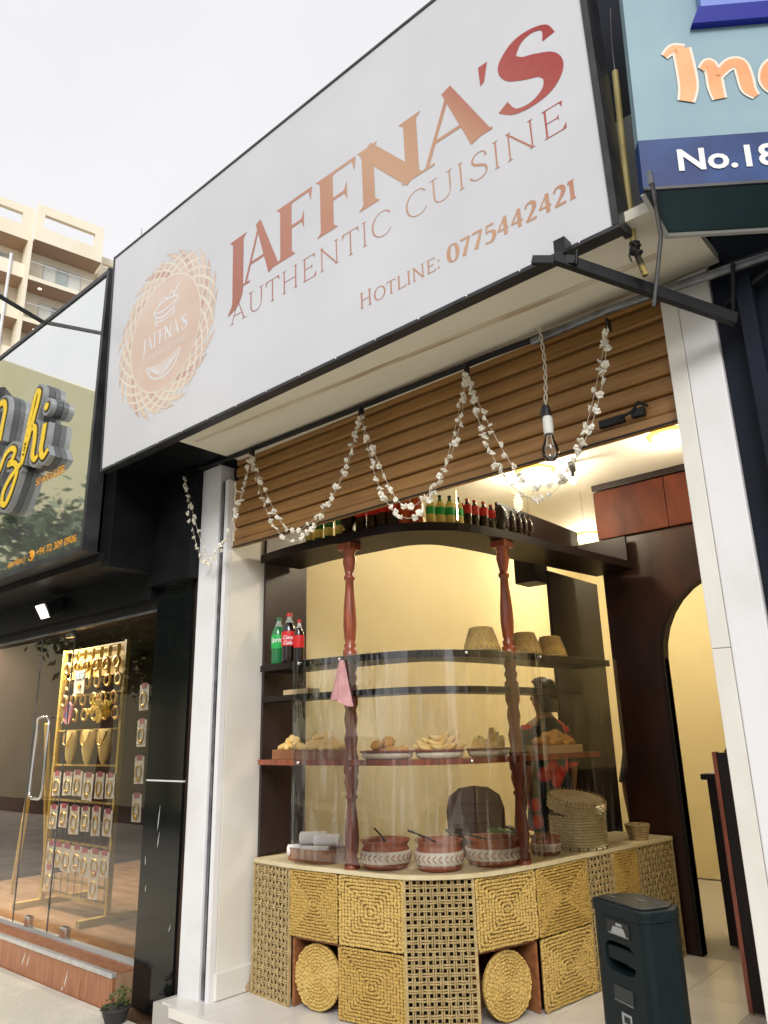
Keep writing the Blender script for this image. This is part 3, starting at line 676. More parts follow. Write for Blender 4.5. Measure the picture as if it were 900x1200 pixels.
m = MB(); m.box(-2.80, -2.78, 4.45, 5.69, ZT+.001, 3.12); m.box(-2.78, -2.36, 5.66, 5.69, ZT+.001, 3.0); m.build('upper_back', 'dark_wood', sv)
m = MB(); m.box(-3.02, -2.84, 5.02, 5.22, 2.62, 2.95); m.build('bracket_block', 'dark_wood', sv)
def baluster(h):
    q = [(.046,0),(.046,.05),(.034,.06),(.040,.09),(.030,.115),(.036,.15),(.043,.27),(.040,.40),(.030,.56),(.026,.66),(.036,.675),(.036,.70),(.026,.715),(.033,.76),(.044,.84),(.036,.90),(.047,.93),(.047,1.0)]
    return [(r_, z*h) for r_, z in q]
def short(h): return [(.045,0),(.045,.12*h),(.032,.2*h),(.043,.38*h),(.032,.5*h),(.043,.66*h),(.033,.8*h),(.046,.88*h),(.046,h)]
for s_ in (.83, 2.03):
    x, y, _ = on(s_, .045); mb = MB()
    pr = [(r_, z+.766) for r_, z in baluster(ZC-.035-.766)] + [(r_, z+ZC-.034) for r_, z in short(ZB-ZC)] + [(r_, z+ZB) for r_, z in short(ZA-ZB)] + [(r_, z+ZA+.001) for r_, z in baluster(ZT-.056-ZA-.001)]
    mb.lathe(pr, (x, y, 0), 18); o = mb.build('turned_post', 'mahogany', sv)
    MB().box(x-.055, x+.055, y-.055, y+.055, ZT-.10, ZT-.0555).build('post_cap', 'mahogany', o, .004)
    fin = MB(); fin.lathe([(.05,ZT+.001),(.05,ZT+.02),(.028,ZT+.04),(.05,ZT+.09),(.05,ZT+.14),(.02,ZT+.19),(.0,ZT+.2)], (x, y+.0, 0), 14); fin.build('finial', 'dark_wood', o)
# glass guards
gg = thing('glass_guard', 'curved clear acrylic sneeze guard in front of the shelves', 'glass guard', (-3.0, 3.5, .77))
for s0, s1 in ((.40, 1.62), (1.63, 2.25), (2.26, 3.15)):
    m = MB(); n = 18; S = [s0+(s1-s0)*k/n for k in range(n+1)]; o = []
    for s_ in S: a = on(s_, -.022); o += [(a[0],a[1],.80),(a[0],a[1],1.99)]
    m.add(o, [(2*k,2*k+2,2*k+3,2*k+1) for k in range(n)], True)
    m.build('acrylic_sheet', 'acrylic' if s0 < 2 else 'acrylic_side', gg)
for s_, z in ((.46,1.965),(.80,1.965),(1.62,1.965),(2.25,1.965),(.46,1.352),(1.62,1.352)):
    a = on(s_, -.026); MB().blob((a[0],a[1],z), .011, 8, 6).build('fixing_screw', 'chrome', gg)
ug = thing('glass_rail', 'low clear glass panels standing along the top shelf', 'glass panel', (-2.7, 4.2, ZT))
for s0, s1 in ((.86, 1.62), (1.63, 2.28), (2.29, 2.95), (2.96, 3.56)):
    m = MB(); n = 8; S = [s0+(s1-s0)*k/n for k in range(n+1)]; o = []
    for s_ in S: a = on(s_, .0); o += [(a[0],a[1],ZT+.002),(a[0],a[1],3.24)]
    m.add(o, [(2*k,2*k+2,2*k+3,2*k+1) for k in range(n)], True); p_ = m.build('glass_pane', 'rail_glass', ug)
    a = on(s1+.005, .0); MB().box(a[0]-.003, a[0]+.003, a[1]-.006, a[1]+.006, ZT+.002, 3.24).build('pane_joint', 'rail_glass', p_)

# ================================================================== ceiling lamps
def ceiling_light(x, y, z, label, power=30):
    t_ = thing('ceiling_light', label, 'ceiling light', (x, y, z), 'round ceiling lights inside the shop')
    MB().lathe([(.155,-.001),(.155,-.012),(.125,-.020),(.12,-.004)], (x,y,z), 28).build('glow_ring', 'lamp_ring', t_)
    MB().lathe([(.120,-.003),(.120,-.045),(.105,-.055),(.0,-.056)], (x,y,z), 28).build('diffuser', 'lamp_white', t_)
    l = bpy.data.lights.new('lamp_light', 'POINT'); l.shadow_soft_size = .08; l.energy = power*1.15; l.color = (1, .86, .62)
    o = bpy.data.objects.new('lamp_light', l); C.objects.link(o); o.parent = t_; o.location = (0, 0, -.16)
    return t_
ceiling_light(-2.76, 5.02, 3.5, 'round warm ceiling light seen just below the hanging bare bulb', 26)
ceiling_light(-1.68, 5.04, 3.5, 'round warm ceiling light close to the right pillar', 12)
ceiling_light(-1.6, 7.3, 3.5, 'round warm ceiling light in the room behind the arch', 24)
ceiling_light(-3.4, 7.2, 3.5, 'round warm ceiling light at the back near the yellow wall', 24)
lb = thing('lit_bulb', 'bright white lit bulb glowing above the top glass shelf', 'light bulb', (-2.46, 5.05, 3.35))
MB().blob((-2.46, 5.05, 3.35), .026, 12, 8).build('bulb_globe', 'bulb_lit', lb)
MB().lathe([(.016,.024),(.016,.07),(.03,.075),(.03,.149)], (-2.46,5.05,3.35), 12).build('bulb_holder', 'cap_black', lb)

# ================================================================== bottles
def bottle_mesh(h, r_, liquid, label, cap, name, lab, cat, group, body='pet_clear', z0=.32, z1=.60):
    t_ = thing(name, lab, cat, (0,0,0), group)
    pr = [(r_*.72,0),(r_*.95,.02*h),(r_,.06*h),(r_*.97,.22*h),(r_,.30*h),(r_,.62*h),(r_*.92,.70*h),(r_*.62,.80*h),(r_*.36,.875*h),(r_*.30,.93*h)]
    MB().lathe(pr[:8], n=16).build('body', liquid, t_); MB().lathe(pr[7:], n=14).build('neck', body, t_)
    MB().lathe([(r_*1.02,z0*h),(r_*1.025,z0*h+.002),(r_*1.025,z1*h),(r_*1.02,z1*h+.002)], n=18).build('label', label, t_)
    MB().lathe([(r_*.40,.925*h),(r_*.41,.99*h),(r_*.36,h),(.0,h)], n=12).build('cap', cap, t_)
    return t_
ORD = ('first', 'second', 'third', 'fourth', 'fifth', 'sixth')
def row(proto, spots, z, d=.07, label=None, first=True):
    base = proto['label'].split('; ')[0]
    for i, s_ in enumerate(spots):
        x, y, a = on(s_, d + random.uniform(-.012, .012)); o = proto if (first and i == 0) else dup(proto)
        o['label'] = base + '; ' + ORD[i] + (' from left' if first else ', rear row')
        o.location = (x, y, z+.001); o.rotation_euler = (0, 0, random.uniform(0, 6)); o.scale = (1, 1, random.uniform(.97, 1.03))
gb = bottle_mesh(.225, .036, 'pet_green', 'label_yellow', 'cap_green', 'soda_bottle', 'green soda bottle with yellow label at top shelf left end', 'bottle', 'green bottles at the left end of the top shelf', z0=.12, z1=.38)
row(gb, (.47, .56, .65, .74, .82), ZT)
pk = bottle_mesh(.23, .040, 'cola', 'label_red', 'cap_red', 'cola_bottle', 'dark cola bottle with red label beside the orange bottles', 'bottle', 'larger cola bottles on the top shelf', 'cola', z0=.45, z1=.78)
row(pk, (.92, 1.01, 1.10, 1.18), ZT)
ob = bottle_mesh(.235, .042, 'orange_soda', 'orange_soda', 'cap_red', 'orange_bottle', 'orange red soda bottle on the top shelf', 'bottle', 'orange soda bottles on the top shelf', 'orange_soda')
row(ob, (1.27, 1.355), ZT)
lm = bottle_mesh(.205, .031, 'label_yellow', 'label_green', 'cap_black', 'lime_bottle', 'slim yellow bottle with green label and black cap', 'bottle', 'lime soda bottles on the top shelf', 'pet_green', z0=.34, z1=.58)
row(lm, (1.455, 1.53, 1.605, 1.68), ZT)
sb_ = bottle_mesh(.195, .031, 'cola', 'label_red', 'cap_red', 'small_cola_bottle', 'small cola bottle with red cap above second post', 'bottle', 'small red capped cola bottles on the top shelf', 'cola', z0=.48, z1=.76)
row(sb_, (1.755, 1.825, 1.895, 1.965, 2.035), ZT); row(sb_, (1.79, 1.86, 1.93, 2.0), ZT, .15, first=False)
db = bottle_mesh(.18, .029, 'cola', 'label_dark', 'cap_black', 'dark_bottle', 'small dark bottle with black cap at row right end', 'bottle', 'dark bottles at the right end of the row', 'cola')
row(db, (2.11, 2.175, 2.24, 2.305, 2.37), ZT); row(db, (2.14, 2.21, 2.28, 2.35), ZT, .15, first=False)
# three large bottles on the left
def big_bottle(s_, h, r_, liquid, label, cap, lab, txt, ttxt, neck='pet_clear'):
    t_ = bottle_mesh(h, r_, liquid, label, cap, 'large_soda_bottle', lab, 'bottle', 'large soda bottles at the left of the shelf', neck, .34, .62)
    lo = [c for c in t_.children if c.name.startswith('label')][0]
    if txt:
        me = text_mesh(txt, ttxt, 0, .25, 'CENTER', .001); me.materials.clear(); me.materials.append(M['print_white'])
        rr = r_*1.04; z_ = h*.47
        for v in me.vertices:
            a = v.co.x/rr; v.co = Vector((rr*math.sin(a), -rr*math.cos(a), z_+v.co.y))
        put('label_text', me, lo)
    x, y, _ = on(s_, .1); t_.location = (x, y, ZA+.001); t_.rotation_euler = (0,0,R(-30+65)); return t_
big_bottle(.07, .335, .050, 'pet_green', 'label_green', 'cap_green', 'large green soda bottle with green label, leftmost of three', 'Sprite', .045)
big_bottle(.20, .35, .052, 'cola', 'label_red', 'cap_red', 'large cola bottle with red label, middle and tallest of three', 'Coca\nCola', .036)
big_bottle(.315, .29, .036, 'cola', 'label_red', 'cap_red', 'slim cola bottle with red label, rightmost of three', '', .03)

# ================================================================== upside-down basket bowls
def basket_bowl(s_, sc_, lab):
    x, y, _ = on(s_, .1); t_ = thing('straw_basket', lab, 'basket', (0,0,0), 'upturned straw baskets on the shelf')
    pr = [(.108,0),(.112,.012),(.106,.04),(.088,.085),(.070,.125),(.066,.148),(.058,.152),(.0,.153)]
    MB().lathe(pr, n=28).build('bowl', 'seagrass', t_)
    segs = MB()
    for j in range(22):
        for sgn in (1, -1):
            pts = []
            for k in range(8):
                q = k/7; r_ = .112 + (.067-.112)*q**1.1 + .003; a = 2*math.pi*j/22 + sgn*q*.9
                pts.append((r_*math.cos(a), r_*math.sin(a), .006+.142*q))
            segs.tube(pts, .0026, 4, False)
    o = segs.build('weave', 'cane', t_); o['kind'] = 'stuff'
    MB().tube([(.112*math.cos(a), .112*math.sin(a), .008) for a in [2*math.pi*k/28 for k in range(29)]], .006, 5, False).build('rim', 'cane', t_)
    t_.location = (x, y, ZA+.001); t_.scale = (sc_,)*3; t_.rotation_euler = (0,0,s_*7)
basket_bowl(1.84, 1.02, 'upturned straw basket on the shelf left of the second post')
basket_bowl(2.26, .98, 'upturned straw basket just right of the second post')
basket_bowl(2.55, .95, 'upturned straw basket furthest right on the shelf')

# ================================================================== clay pots
def clay_pot(s_, r_, h, lab, spoon=True, d=.17):
    x, y, ang = on(s_, d); t_ = thing('clay_pot', lab, 'clay pot', (0,0,0), 'clay curry pots on the counter')
    pr = [(r_*.70,0),(r_*.86,.03*h),(r_*.97,.2*h),(r_,.35*h),(r_*.98,.62*h),(r_*.90,.74*h),(r_*.86,.80*h),(r_*.95,.90*h),(r_*1.02,.98*h),(r_*1.0,h),(r_*.92,.97*h),(r_*.84,.82*h),(r_*.84,.72*h)]
    MB().lathe(pr, n=30).build('pot', 'clay', t_)
    bo = MB().lathe([(r_*.985,.22*h),(r_*1.015,.23*h),(r_*1.014,.63*h),(r_*.975,.64*h)], n=30).build('painted_band', 'clay_band', t_)
    lf = MB()
    for k in range(26):
        a = 2*math.pi*k/26
        for sgn in (1, -1):
            a2 = a+.16; rr = r_*1.022; zc_ = .43*h
            P = [(rr*math.cos(a+.02), rr*math.sin(a+.02), zc_+sgn*.015*h), (rr*math.cos(a2), rr*math.sin(a2), zc_+sgn*.11*h)]
            lf.bar(P[0], P[1], .003, .0045*h/.15)
    lf.build('leaf_motif', 'clay', bo)
    MB().lathe([(r_*.86,.74*h),(r_*.5,.77*h),(.0,.775*h)], n=24).build('curry', 'curry', t_)
    if spoon:
        m_ = MB(); m_.tube([(.2*r_,0,.76*h),(-.5*r_,.02,.98*h),(-1.5*r_,.03,1.22*h)], .006, 6); m_.blob((.25*r_,0,.77*h), (.03,.022,.012), 8, 6); m_.build('ladle', 'cap_black', t_)
    t_.location = (x, y, .766); t_.rotation_euler = (0,0,ang-.5)
clay_pot(.985, .146, .155, 'wide clay curry pot beside the napkin tray')
clay_pot(1.43, .138, .16, 'tallest clay curry pot, second from the left post')
clay_pot(1.90, .160, .15, 'broadest clay curry pot left of the second post')
clay_pot(2.42, .098, .105, 'small clay pot right of the second post', False)
clay_pot(2.16, .085, .10, 'little clay pot half hidden behind the second post', False, .33)

# ================================================================== trays, plates, food
def octo_tray(s_, d):
    x, y, ang = on(s_, d); t_ = thing('wooden_tray', 'octagonal wooden tray with rolled white napkins at the counter left end', 'tray', (0,0,0))
    o8 = [(-.20,-.07),(-.13,-.13),(.13,-.13),(.20,-.07),(.20,.07),(.13,.13),(-.13,.13),(-.20,.07)]
    MB().prism(o8, 0, .012).build('base', 'tray_wood', t_)
    for k in range(8):
        a = Vector((*o8[k],0)); b_ = Vector((*o8[(k+1)%8],0)); m_ = MB(); m_.hexa([a*.93, b_*.93, b_, a] and [(a*.94).to_tuple(), a.to_tuple(), b_.to_tuple(), (b_*.94).to_tuple(), (a.x*.96,a.y*.96,.075), (a.x*1.04,a.y*1.04,.075), (b_.x*1.04,b_.y*1.04,.075), (b_.x*.96,b_.y*.96,.075)]); m_.build('rim_board', 'tray_wood', t_)
    t_.location = (x, y, .766); t_.rotation_euler = (0,0,ang-.08); return (x, y, ang)
tx, ty, ta = octo_tray(.41, .20)
for k, (dx, dy, dz, rz, nm) in enumerate(((-.10,-.05,.052,.25,'front left'),(.045,-.055,.052,-.05,'front right'),(-.03,.04,.055,.1,'back'),(-.02,-.02,.125,.18,'upper left'),(.075,.015,.115,-.12,'upper right'))):
    t_ = thing('rolled_napkin', 'rolled white napkin, %s of the pile on the wooden tray' % nm, 'napkin', (0,0,0), 'rolled napkins on the tray')
    m_ = MB(); N = 20; o = []; L2 = .085
    for xx in (-L2, -L2*.96, L2*.96, L2):
        for q in range(N):
            a = 2*math.pi*q/N; r_ = .041*(.9 if abs(xx) == L2 else 1) * (1+.04*math.sin(3*a+k)); o.append((xx, r_*math.cos(a), r_*.92*math.sin(a)))
    m_.add(o, [(i*N+q, i*N+(q+1)%N, (i+1)*N+(q+1)%N, (i+1)*N+q) for i in range(3) for q in range(N)], True); m_.add(o[:N], [tuple(reversed(range(N)))]); m_.add(o[3*N:], [tuple(range(N))])
    m_.build('roll', 'napkin', t_)
    sp = MB(); sp.tube([(-L2-.002, .028*(1-q/40)*math.cos(q*.5), .028*(1-q/40)*math.sin(q*.5)) for q in range(34)], .0022, 4, False); sp.tube([(L2+.002, .028*(1-q/40)*math.cos(q*.5), .028*(1-q/40)*math.sin(q*.5)) for q in range(34)], .0022, 4, False); sp.build('spiral_edge', 'clay_band', t_)
    c_, s2 = math.cos(ta), math.sin(ta); t_.location = (tx+c_*dx-s2*dy, ty+s2*dx+c_*dy, .766+dz); t_.rotation_euler = (0,0,ta+rz+.5)
def plate(s_, r_, lab, rimm='plate_white', edge='plate_rim'):
    x, y, ang = on(s_, .13); t_ = thing('serving_plate', lab, 'plate', (0,0,0), 'plates of snacks on the lower shelf')
    MB().lathe([(r_*.8,0),(r_*.94,.008),(r_*.98,.04),(r_*.93,.038),(r_*.86,.012),(.0,.012)], n=30, sy=.62).build('dish', rimm, t_)
    MB().tube([(r_*math.cos(a), .62*r_*math.sin(a), .043) for a in [2*math.pi*k/32 for k in range(33)]], .007, 5, False).build('rim', edge, t_)
    t_.location = (x, y, ZC+.001); t_.rotation_euler = (0,0,ang); return x, y, ang
def heap(kind, name, lab, grp, x, y, z, ang, n, rx, ry, seed, mt):
    rnd = random.Random(seed)
    if kind == 'roll':
        m_ = MB(); pts = [(-.045,0,0),(-.03,0,.006),(0,0,.009),(.03,0,.006),(.045,0,0)]; m_.tube(pts, [.008,.017,.02,.017,.008], 8)
    elif kind == 'patty':
        m_ = MB(); m_.hexa([(-.05,-.012,0),(.05,-.012,0),(.05,.012,0),(-.05,.012,0),(-.004,-.015,.065),(.004,-.015,.065),(.004,.012,.065),(-.004,.012,.065)])
    elif kind == 'banana':
        m_ = MB(); pts = [(-.055,0,.018),(-.03,0,.002),(0,0,-.004),(.03,0,.004),(.06,0,.026)]; m_.tube(pts, [.005,.015,.018,.015,.004], 8)
    else:
        m_ = MB(); m_.blob((0,0,0), (.03,.026,.02), 9, 6, seed, .12)
    me = m_.mesh(name, mt)
    for k in range(n):
        q = rnd.random(); a = rnd.uniform(0, 6.28); rr = math.sqrt(rnd.random()) if k < n*.6 else .55*math.sqrt(rnd.random())
        dx, dy = rx*rr*math.cos(a), ry*rr*math.sin(a); dz = .034 + (.02 if k < n*.55 else (.055 if k < n*.85 else .085))*rnd.uniform(.6, 1)
        o = bpy.data.objects.new(name, me); C.objects.link(o); tag(o, lab, 'snack', grp)
        o.location = (x+math.cos(ang)*dx-math.sin(ang)*dy, y+math.sin(ang)*dx+math.cos(ang)*dy, z+dz)
        o.rotation_euler = (rnd.uniform(-.25,.25), rnd.uniform(-.25,.25) if kind != 'patty' else rnd.uniform(-.1,.1), ang + rnd.uniform(-.6,.6) + (0 if kind != 'patty' else .2))
        o.scale = (rnd.uniform(1.05,1.45),)*3
x, y, a = plate(1.045, .175, 'oval rimmed tray of round pastries beside the left post')
heap('bun', 'round_pastry', 'round golden pastry heaped on the tray beside the left post', 'round pastries', x, y, ZC, a, 16, .12, .06, 1, 'pastry')
x, y, a = plate(1.46, .145, 'plate of yellow rolls in the middle of the lower shelf', 'plate_white', 'plate_rim')
heap('banana', 'yellow_roll', 'curved yellow roll heaped on the middle plate', 'yellow rolls', x, y, ZC+.01, a, 18, .09, .05, 2, 'pastry_pale')
x, y, a = plate(1.875, .155, 'oval rimmed tray of triangular patties left of the second post')
heap('patty', 'triangular_patty', 'pale triangular patty standing on the tray left of second post', 'triangular patties', x, y, ZC-.02, a, 11, .11, .05, 3, 'pastry_pale')
def box_tray(s_, d, wd, dp, h, z, lab, mt):
    x, y, ang = on(s_, d); t_ = thing('snack_tray', lab, 'tray', (0,0,0))
    MB().box(-wd/2, wd/2, -dp/2, dp/2, 0, .01).build('base', mt, t_)
    for (x0, x1, y0, y1) in ((-wd/2,wd/2,-dp/2,-dp/2+.012),(-wd/2,wd/2,dp/2-.012,dp/2),(-wd/2,-wd/2+.012,-dp/2+.0125,dp/2-.0125),(wd/2-.012,wd/2,-dp/2+.0125,dp/2-.0125)): MB().box(x0,x1,y0,y1,.0102,h).build('side_board', mt, t_)
    t_.location = (x, y, z+.001); t_.rotation_euler = (0,0,ang); return x, y, ang
x, y, a = box_tray(.20, .14, .24, .16, .06, ZC, 'small wooden tray of breadsticks at the shelf left end', 'tray_wood')
heap('roll', 'breadstick', 'pale breadstick in the small wooden tray at left end', 'breadsticks', x, y, ZC+.02, a, 14, .08, .05, 5, 'pastry_pale')
x, y, a = box_tray(.55, .14, .38, .16, .05, ZC, 'long wooden tray of rolls between left end and left post', 'tray_wood')
heap('roll', 'short_roll', 'pale roll in the long tray left of the left post', 'rolls in the long tray', x, y, ZC+.015, a, 16, .15, .05, 6, 'pastry_pale')
x, y, a = box_tray(2.55, .13, .38, .17, .05, ZC, 'pale wooden tray of wrapped rolls right of the second post', 'pale_wood')
heap('roll', 'wrapped_roll', 'brown wrapped roll in the tray right of second post', 'wrapped rolls', x, y, ZC+.015, a, 18, .15, .05, 7, 'pastry')
box_tray(.32, .12, .26, .10, .035, ZB, 'small flat pale wooden tray on the narrow middle shelf', 'pale_wood')

# lidded woven basket
bk = thing('lidded_basket', 'round woven cane basket with tilted lid at the right of the counter', 'basket')
def wallweave(mb, r_, z0, z1, rows, n=40, amp=.004):
    for j in range(rows):
        z = z0 + (z1-z0)*(j+.5)/rows
        mb.tube([((r_+amp*math.cos(math.pi*(k+j)))*math.cos(2*math.pi*k/n), (r_+amp*math.cos(math.pi*(k+j)))*math.sin(2*math.pi*k/n), z) for k in range(n+1)], (z1-z0)/rows*.48, 5, False)
m = MB(); wallweave(m, .178, .0, .21, 12); m.lathe([(.172,0),(.172,.2)], n=30); bo = m.build('body', 'cane_pale', bk)
st_ = MB()
for k in range(40): a = 2*math.pi*k/40; st_.bar((.183*math.cos(a),.183*math.sin(a),.0), (.183*math.cos(a),.183*math.sin(a),.018), .006); st_.bar((.183*math.cos(a),.183*math.sin(a),.2), (.183*math.cos(a),.183*math.sin(a),.217), .006)
o = st_.build('stitching', 'dark_wood', bo); o['kind'] = 'stuff'
m = MB(); wallweave(m, .186, .0, .075, 5); m.lathe([(.18,.0),(.18,.07),(.15,.082),(.0,.088)], n=30); ld = m.build('lid', 'cane_pale', bk)
st_ = MB()
for k in range(44): a = 2*math.pi*k/44; st_.bar((.19*math.cos(a),.19*math.sin(a),.062), (.176*math.cos(a),.176*math.sin(a),.09), .006)
o = st_.build('stitching', 'cane', ld); o['kind'] = 'stuff'
ld.location = (.0, .0, .235); ld.rotation_euler = (R(6), R(12), 0)
bk.location = (-2.585, 4.86, .766)
o = thing('small_basket', 'small dark woven basket at the far end of the counter', 'basket', (-2.42, 5.42, .766))
m = MB(); 
for j in range(6):
    m.tube([(-2.42+(.06+.004*j)*math.cos(2*math.pi*k/24), 5.42+(.06+.004*j)*math.sin(2*math.pi*k/24), .775+.017*j) for k in range(25)], .0085, 5, False)
m.build('wall', 'cane', o); MB().lathe([(.058,0),(.06,.004),(0,.006)], (-2.42,5.42,.767), 20).build('base', 'cane', o)

# cloth hung on the left post
x, y, _ = on(.83, -.005); m = MB(); N = 28; o = []
for i in range(9):
    q = i/8; r_ = .016 + .052*q**.9
    for k in range(N): a = 2*math.pi*k/N; f_ = 1+.22*q*math.sin(5*a+1)+.1*math.sin(9*a); o.append((x+r_*f_*math.cos(a), y-.03+.75*r_*f_*math.sin(a), 1.955-.24*q - .04*q*max(0, math.cos(a))))
m.add(o, [(i*N+k, i*N+(k+1)%N, (i+1)*N+(k+1)%N, (i+1)*N+k) for i in range(8) for k in range(N)], True)
tag(m.build('hanging_cloth', 'pink_cloth'), 'pale pink cloth hanging from the left turned post', 'cloth')

# ================================================================== behind the counter: chair, bag, people, desk
def chair():
    t_ = thing('plastic_chair', 'dark brown plastic chair behind the counter', 'chair', (0,0,0))
    prof_ = [(-.22,.43),(-.235,.60),(-.24,.78),(-.21,.88),(-.12,.94),(0,.955),(.12,.94),(.21,.88),(.24,.78),(.235,.60),(.22,.43)]
    m_ = MB(); m_.add([(x_, .20+.08*(z_-.43)+.02*math.cos(x_*6), z_) for x_, z_ in prof_] + [(x_, .225+.08*(z_-.43)+.02*math.cos(x_*6), z_) for x_, z_ in prof_],
        [tuple(range(11)), tuple(reversed(range(11,22)))] + [(i, 11+i, 11+(i+1)%11, (i+1)%11) for i in range(11)], False); m_.build('backrest', 'chair_brown', t_)
    for k in range(5): MB().box(-.17, .17, .195+.08*(.06+.075*k)+.012, .203+.08*(.06+.075*k)+.012, .52+.075*k, .525+.075*k).build('back_rib', 'cap_black', t_)
    MB().box(-.23, .23, -.22, .22, .405, .435).build('seat', 'chair_brown', t_, .01)
    for a, b_ in ((-1,-1),(1,-1),(-1,1),(1,1)): MB().bar((a*.2,b_*.19,.405), (a*.235,b_*.225,0), .045).build('leg', 'chair_brown', t_)
    for a in (-1, 1): m_ = MB(); m_.bar((a*.25,.2,.64), (a*.26,-.18,.63), .045, .02); m_.bar((a*.26,-.16,.63), (a*.24,-.19,.42), .035); m_.build('armrest', 'chair_brown', t_)
    t_.location = (-3.52, 5.15, .141); t_.rotation_euler = (0,0,R(52))
chair()
m = MB(); m.blob((-3.24,4.90,.74), (.17,.11,.10), 16, 10, 4, .16); tag(m.build('green_bag', 'green_bag'), 'crumpled green bag lying behind the clay pots', 'bag')
st = thing('side_stool', 'dark stool under the green bag behind the counter', 'stool', (-3.3, 4.86, .14)); MB().box(-3.52,-3.08,4.70,5.02,.60,.64).build('seat', 'dark_green', st)
for dx, dy in ((-.19,-.13),(.19,-.13),(-.19,.13),(.19,.13)): MB().box(-3.3+dx-.02,-3.3+dx+.02,4.86+dy-.02,4.86+dy+.02,.141,.599).build('leg', 'dark_green', st)

def skin_obj(name, verts, edges, radii, mt, parent, sub=2, root=0):
    me = bpy.data.meshes.new(name); me.from_pydata([Vector(v) for v in verts], edges, []); me.materials.append(M[mt])
    o = put(name, me, parent); md = o.modifiers.new('skin', 'SKIN'); md.use_smooth_shade = True
    for i, d in enumerate(me.skin_vertices[0].data):
        r_ = radii[i]; d.radius = r_ if isinstance(r_, tuple) else (r_, r_); d.use_root = (i == root)
    ss = o.modifiers.new('sub', 'SUBSURF'); ss.levels = sub; ss.render_levels = sub
    return o
def person(lab, loc, rz, H, cloth, arm, hairlen):
    t_ = thing('person', lab, 'person', (0,0,0)); k = H/1.7
    V = [(0,0,.93),(0,0,1.08),(0,0,1.26),(0,.01,1.40),(0,0,1.47),(0,-.01,1.55),(0,-.01,1.64)]; Rr_ = [(.15,.11),(.125,.095),(.145,.10),(.075,.06),(.048,.05),(.075,.085),(.072,.085)]; E_ = [(0,1),(1,2),(2,3),(3,4),(4,5),(5,6)]
    for s_ in (-1, 1):
        b_ = len(V)
        el, wr = arm[0 if s_ < 0 else 1]
        V += [(s_*.17,0,1.375), (s_*el[0],el[1],el[2]), (s_*wr[0],wr[1],wr[2])]; Rr_ += [.052,.04,.028]; E_ += [(3,b_),(b_,b_+1),(b_+1,b_+2)]
        d = (Vector(V[b_+2])-Vector(V[b_+1])).normalized(); side = Vector((0,0,1)).cross(d); side = side.normalized() if side.length > .1 else Vector((1,0,0))
        pa = Vector(V[b_+2]) + d*.055; V.append(tuple(pa)); Rr_.append((.036,.02)); E_.append((b_+2,b_+3))
        for q in range(4):
            f0 = pa + side*(.028-.019*q) + d*.03; f1 = f0 + d*(.045-.006*abs(q-1.3)) + Vector((0,0,-.008)); f2 = f1 + d*.02 + Vector((0,0,-.018)); i = len(V)
            V += [tuple(f0), tuple(f1), tuple(f2)]; Rr_ += [.009,.0085,.007]; E_ += [(b_+3,i),(i,i+1),(i+1,i+2)]
        i = len(V); th = pa + side*.04 - d*.02; V += [tuple(th), tuple(th+side*.012+d*.035)]; Rr_ += [.011,.009]; E_ += [(b_+2,i),(i,i+1)]
        b_ = len(V); V += [(s_*.09,0,.86),(s_*.10,-.01,.48),(s_*.10,.01,.09),(s_*.105,-.12,.035)]; Rr_ += [.085,.055,.038,(.042,.03)]; E_ += [(0,b_),(b_,b_+1),(b_+1,b_+2),(b_+2,b_+3)]
    V = [(x*k,y*k,z*k) for x, y, z in V]; Rr_ = [tuple(a*k for a in r_) if isinstance(r_, tuple) else r_*k for r_ in Rr_]
    bd = skin_obj('body', V, E_, Rr_, 'skin', t_)
    # face details
    m_ = MB(); m_.blob((0,-.105*k,1.585*k), (.012*k,.018*k,.022*k), 8, 6); m_.build('nose', 'skin', t_)
    for s_ in (-1, 1):
        MB().blob((s_*.032*k,-.088*k,1.615*k), (.012*k,.007*k,.007*k), 8, 6).build('eye', 'print_white', t_); MB().blob((s_*.078*k,.0,1.60*k), (.012*k,.022*k,.032*k), 8, 6).build('ear', 'skin', t_)
    MB().blob((0,-.09*k,1.545*k), (.024*k,.006*k,.007*k), 8, 6).build('mouth', 'red_paint', t_)
    # clothing: closed loft over torso, hem below the hips, sleeves
    N = 20; o = []
    for z_, rx, ry in ((.70,.20,.15),(.85,.185,.145),(.98,.175,.135),(1.10,.155,.12),(1.25,.172,.125),(1.36,.185,.11),(1.41,.15,.095),(1.445,.075,.07)):
        for q in range(N): a = 2*math.pi*q/N; o.append((rx*k*math.cos(a)*(1+.02*math.sin(5*a)), ry*k*math.sin(a), z_*k))
    m_ = MB(); m_.add(o, [(i*N+q, i*N+(q+1)%N, (i+1)*N+(q+1)%N, (i+1)*N+q) for i in range(7) for q in range(N)], True)
    for s_ in (-1, 1):
        el, wr = arm[0 if s_ < 0 else 1]; a = Vector((s_*.15,0,1.375))*k; e2 = Vector((s_*el[0],el[1],el[2]))*k; m_.tube([a, a.lerp(e2,.3), a.lerp(e2,.6), a.lerp(e2,.95)], [.075*k,.072*k,.066*k,.064*k], 12, False)
    m_.build('dress' if cloth == 'floral' else 'shirt', cloth, t_)
    m_ = MB(); N = 18; o = []
    for z_, rx, ry, yo in ((1.735,.01,.01,0),(1.725,.05,.055,.0),(1.70,.078,.09,.008),(1.66,.092,.102,.012),(1.60,.094,.098,.022),(1.55,.088,.085,.032),(1.50-hairlen,.075,.06,.05)):
        for q in range(N):
            a = 2*math.pi*q/N; yy = ry*math.sin(a); fr = yy < -.005 and z_ < 1.67
            o.append((rx*k*math.cos(a), (yo + (max(yy, -.008) if fr else yy))*k, z_*k))
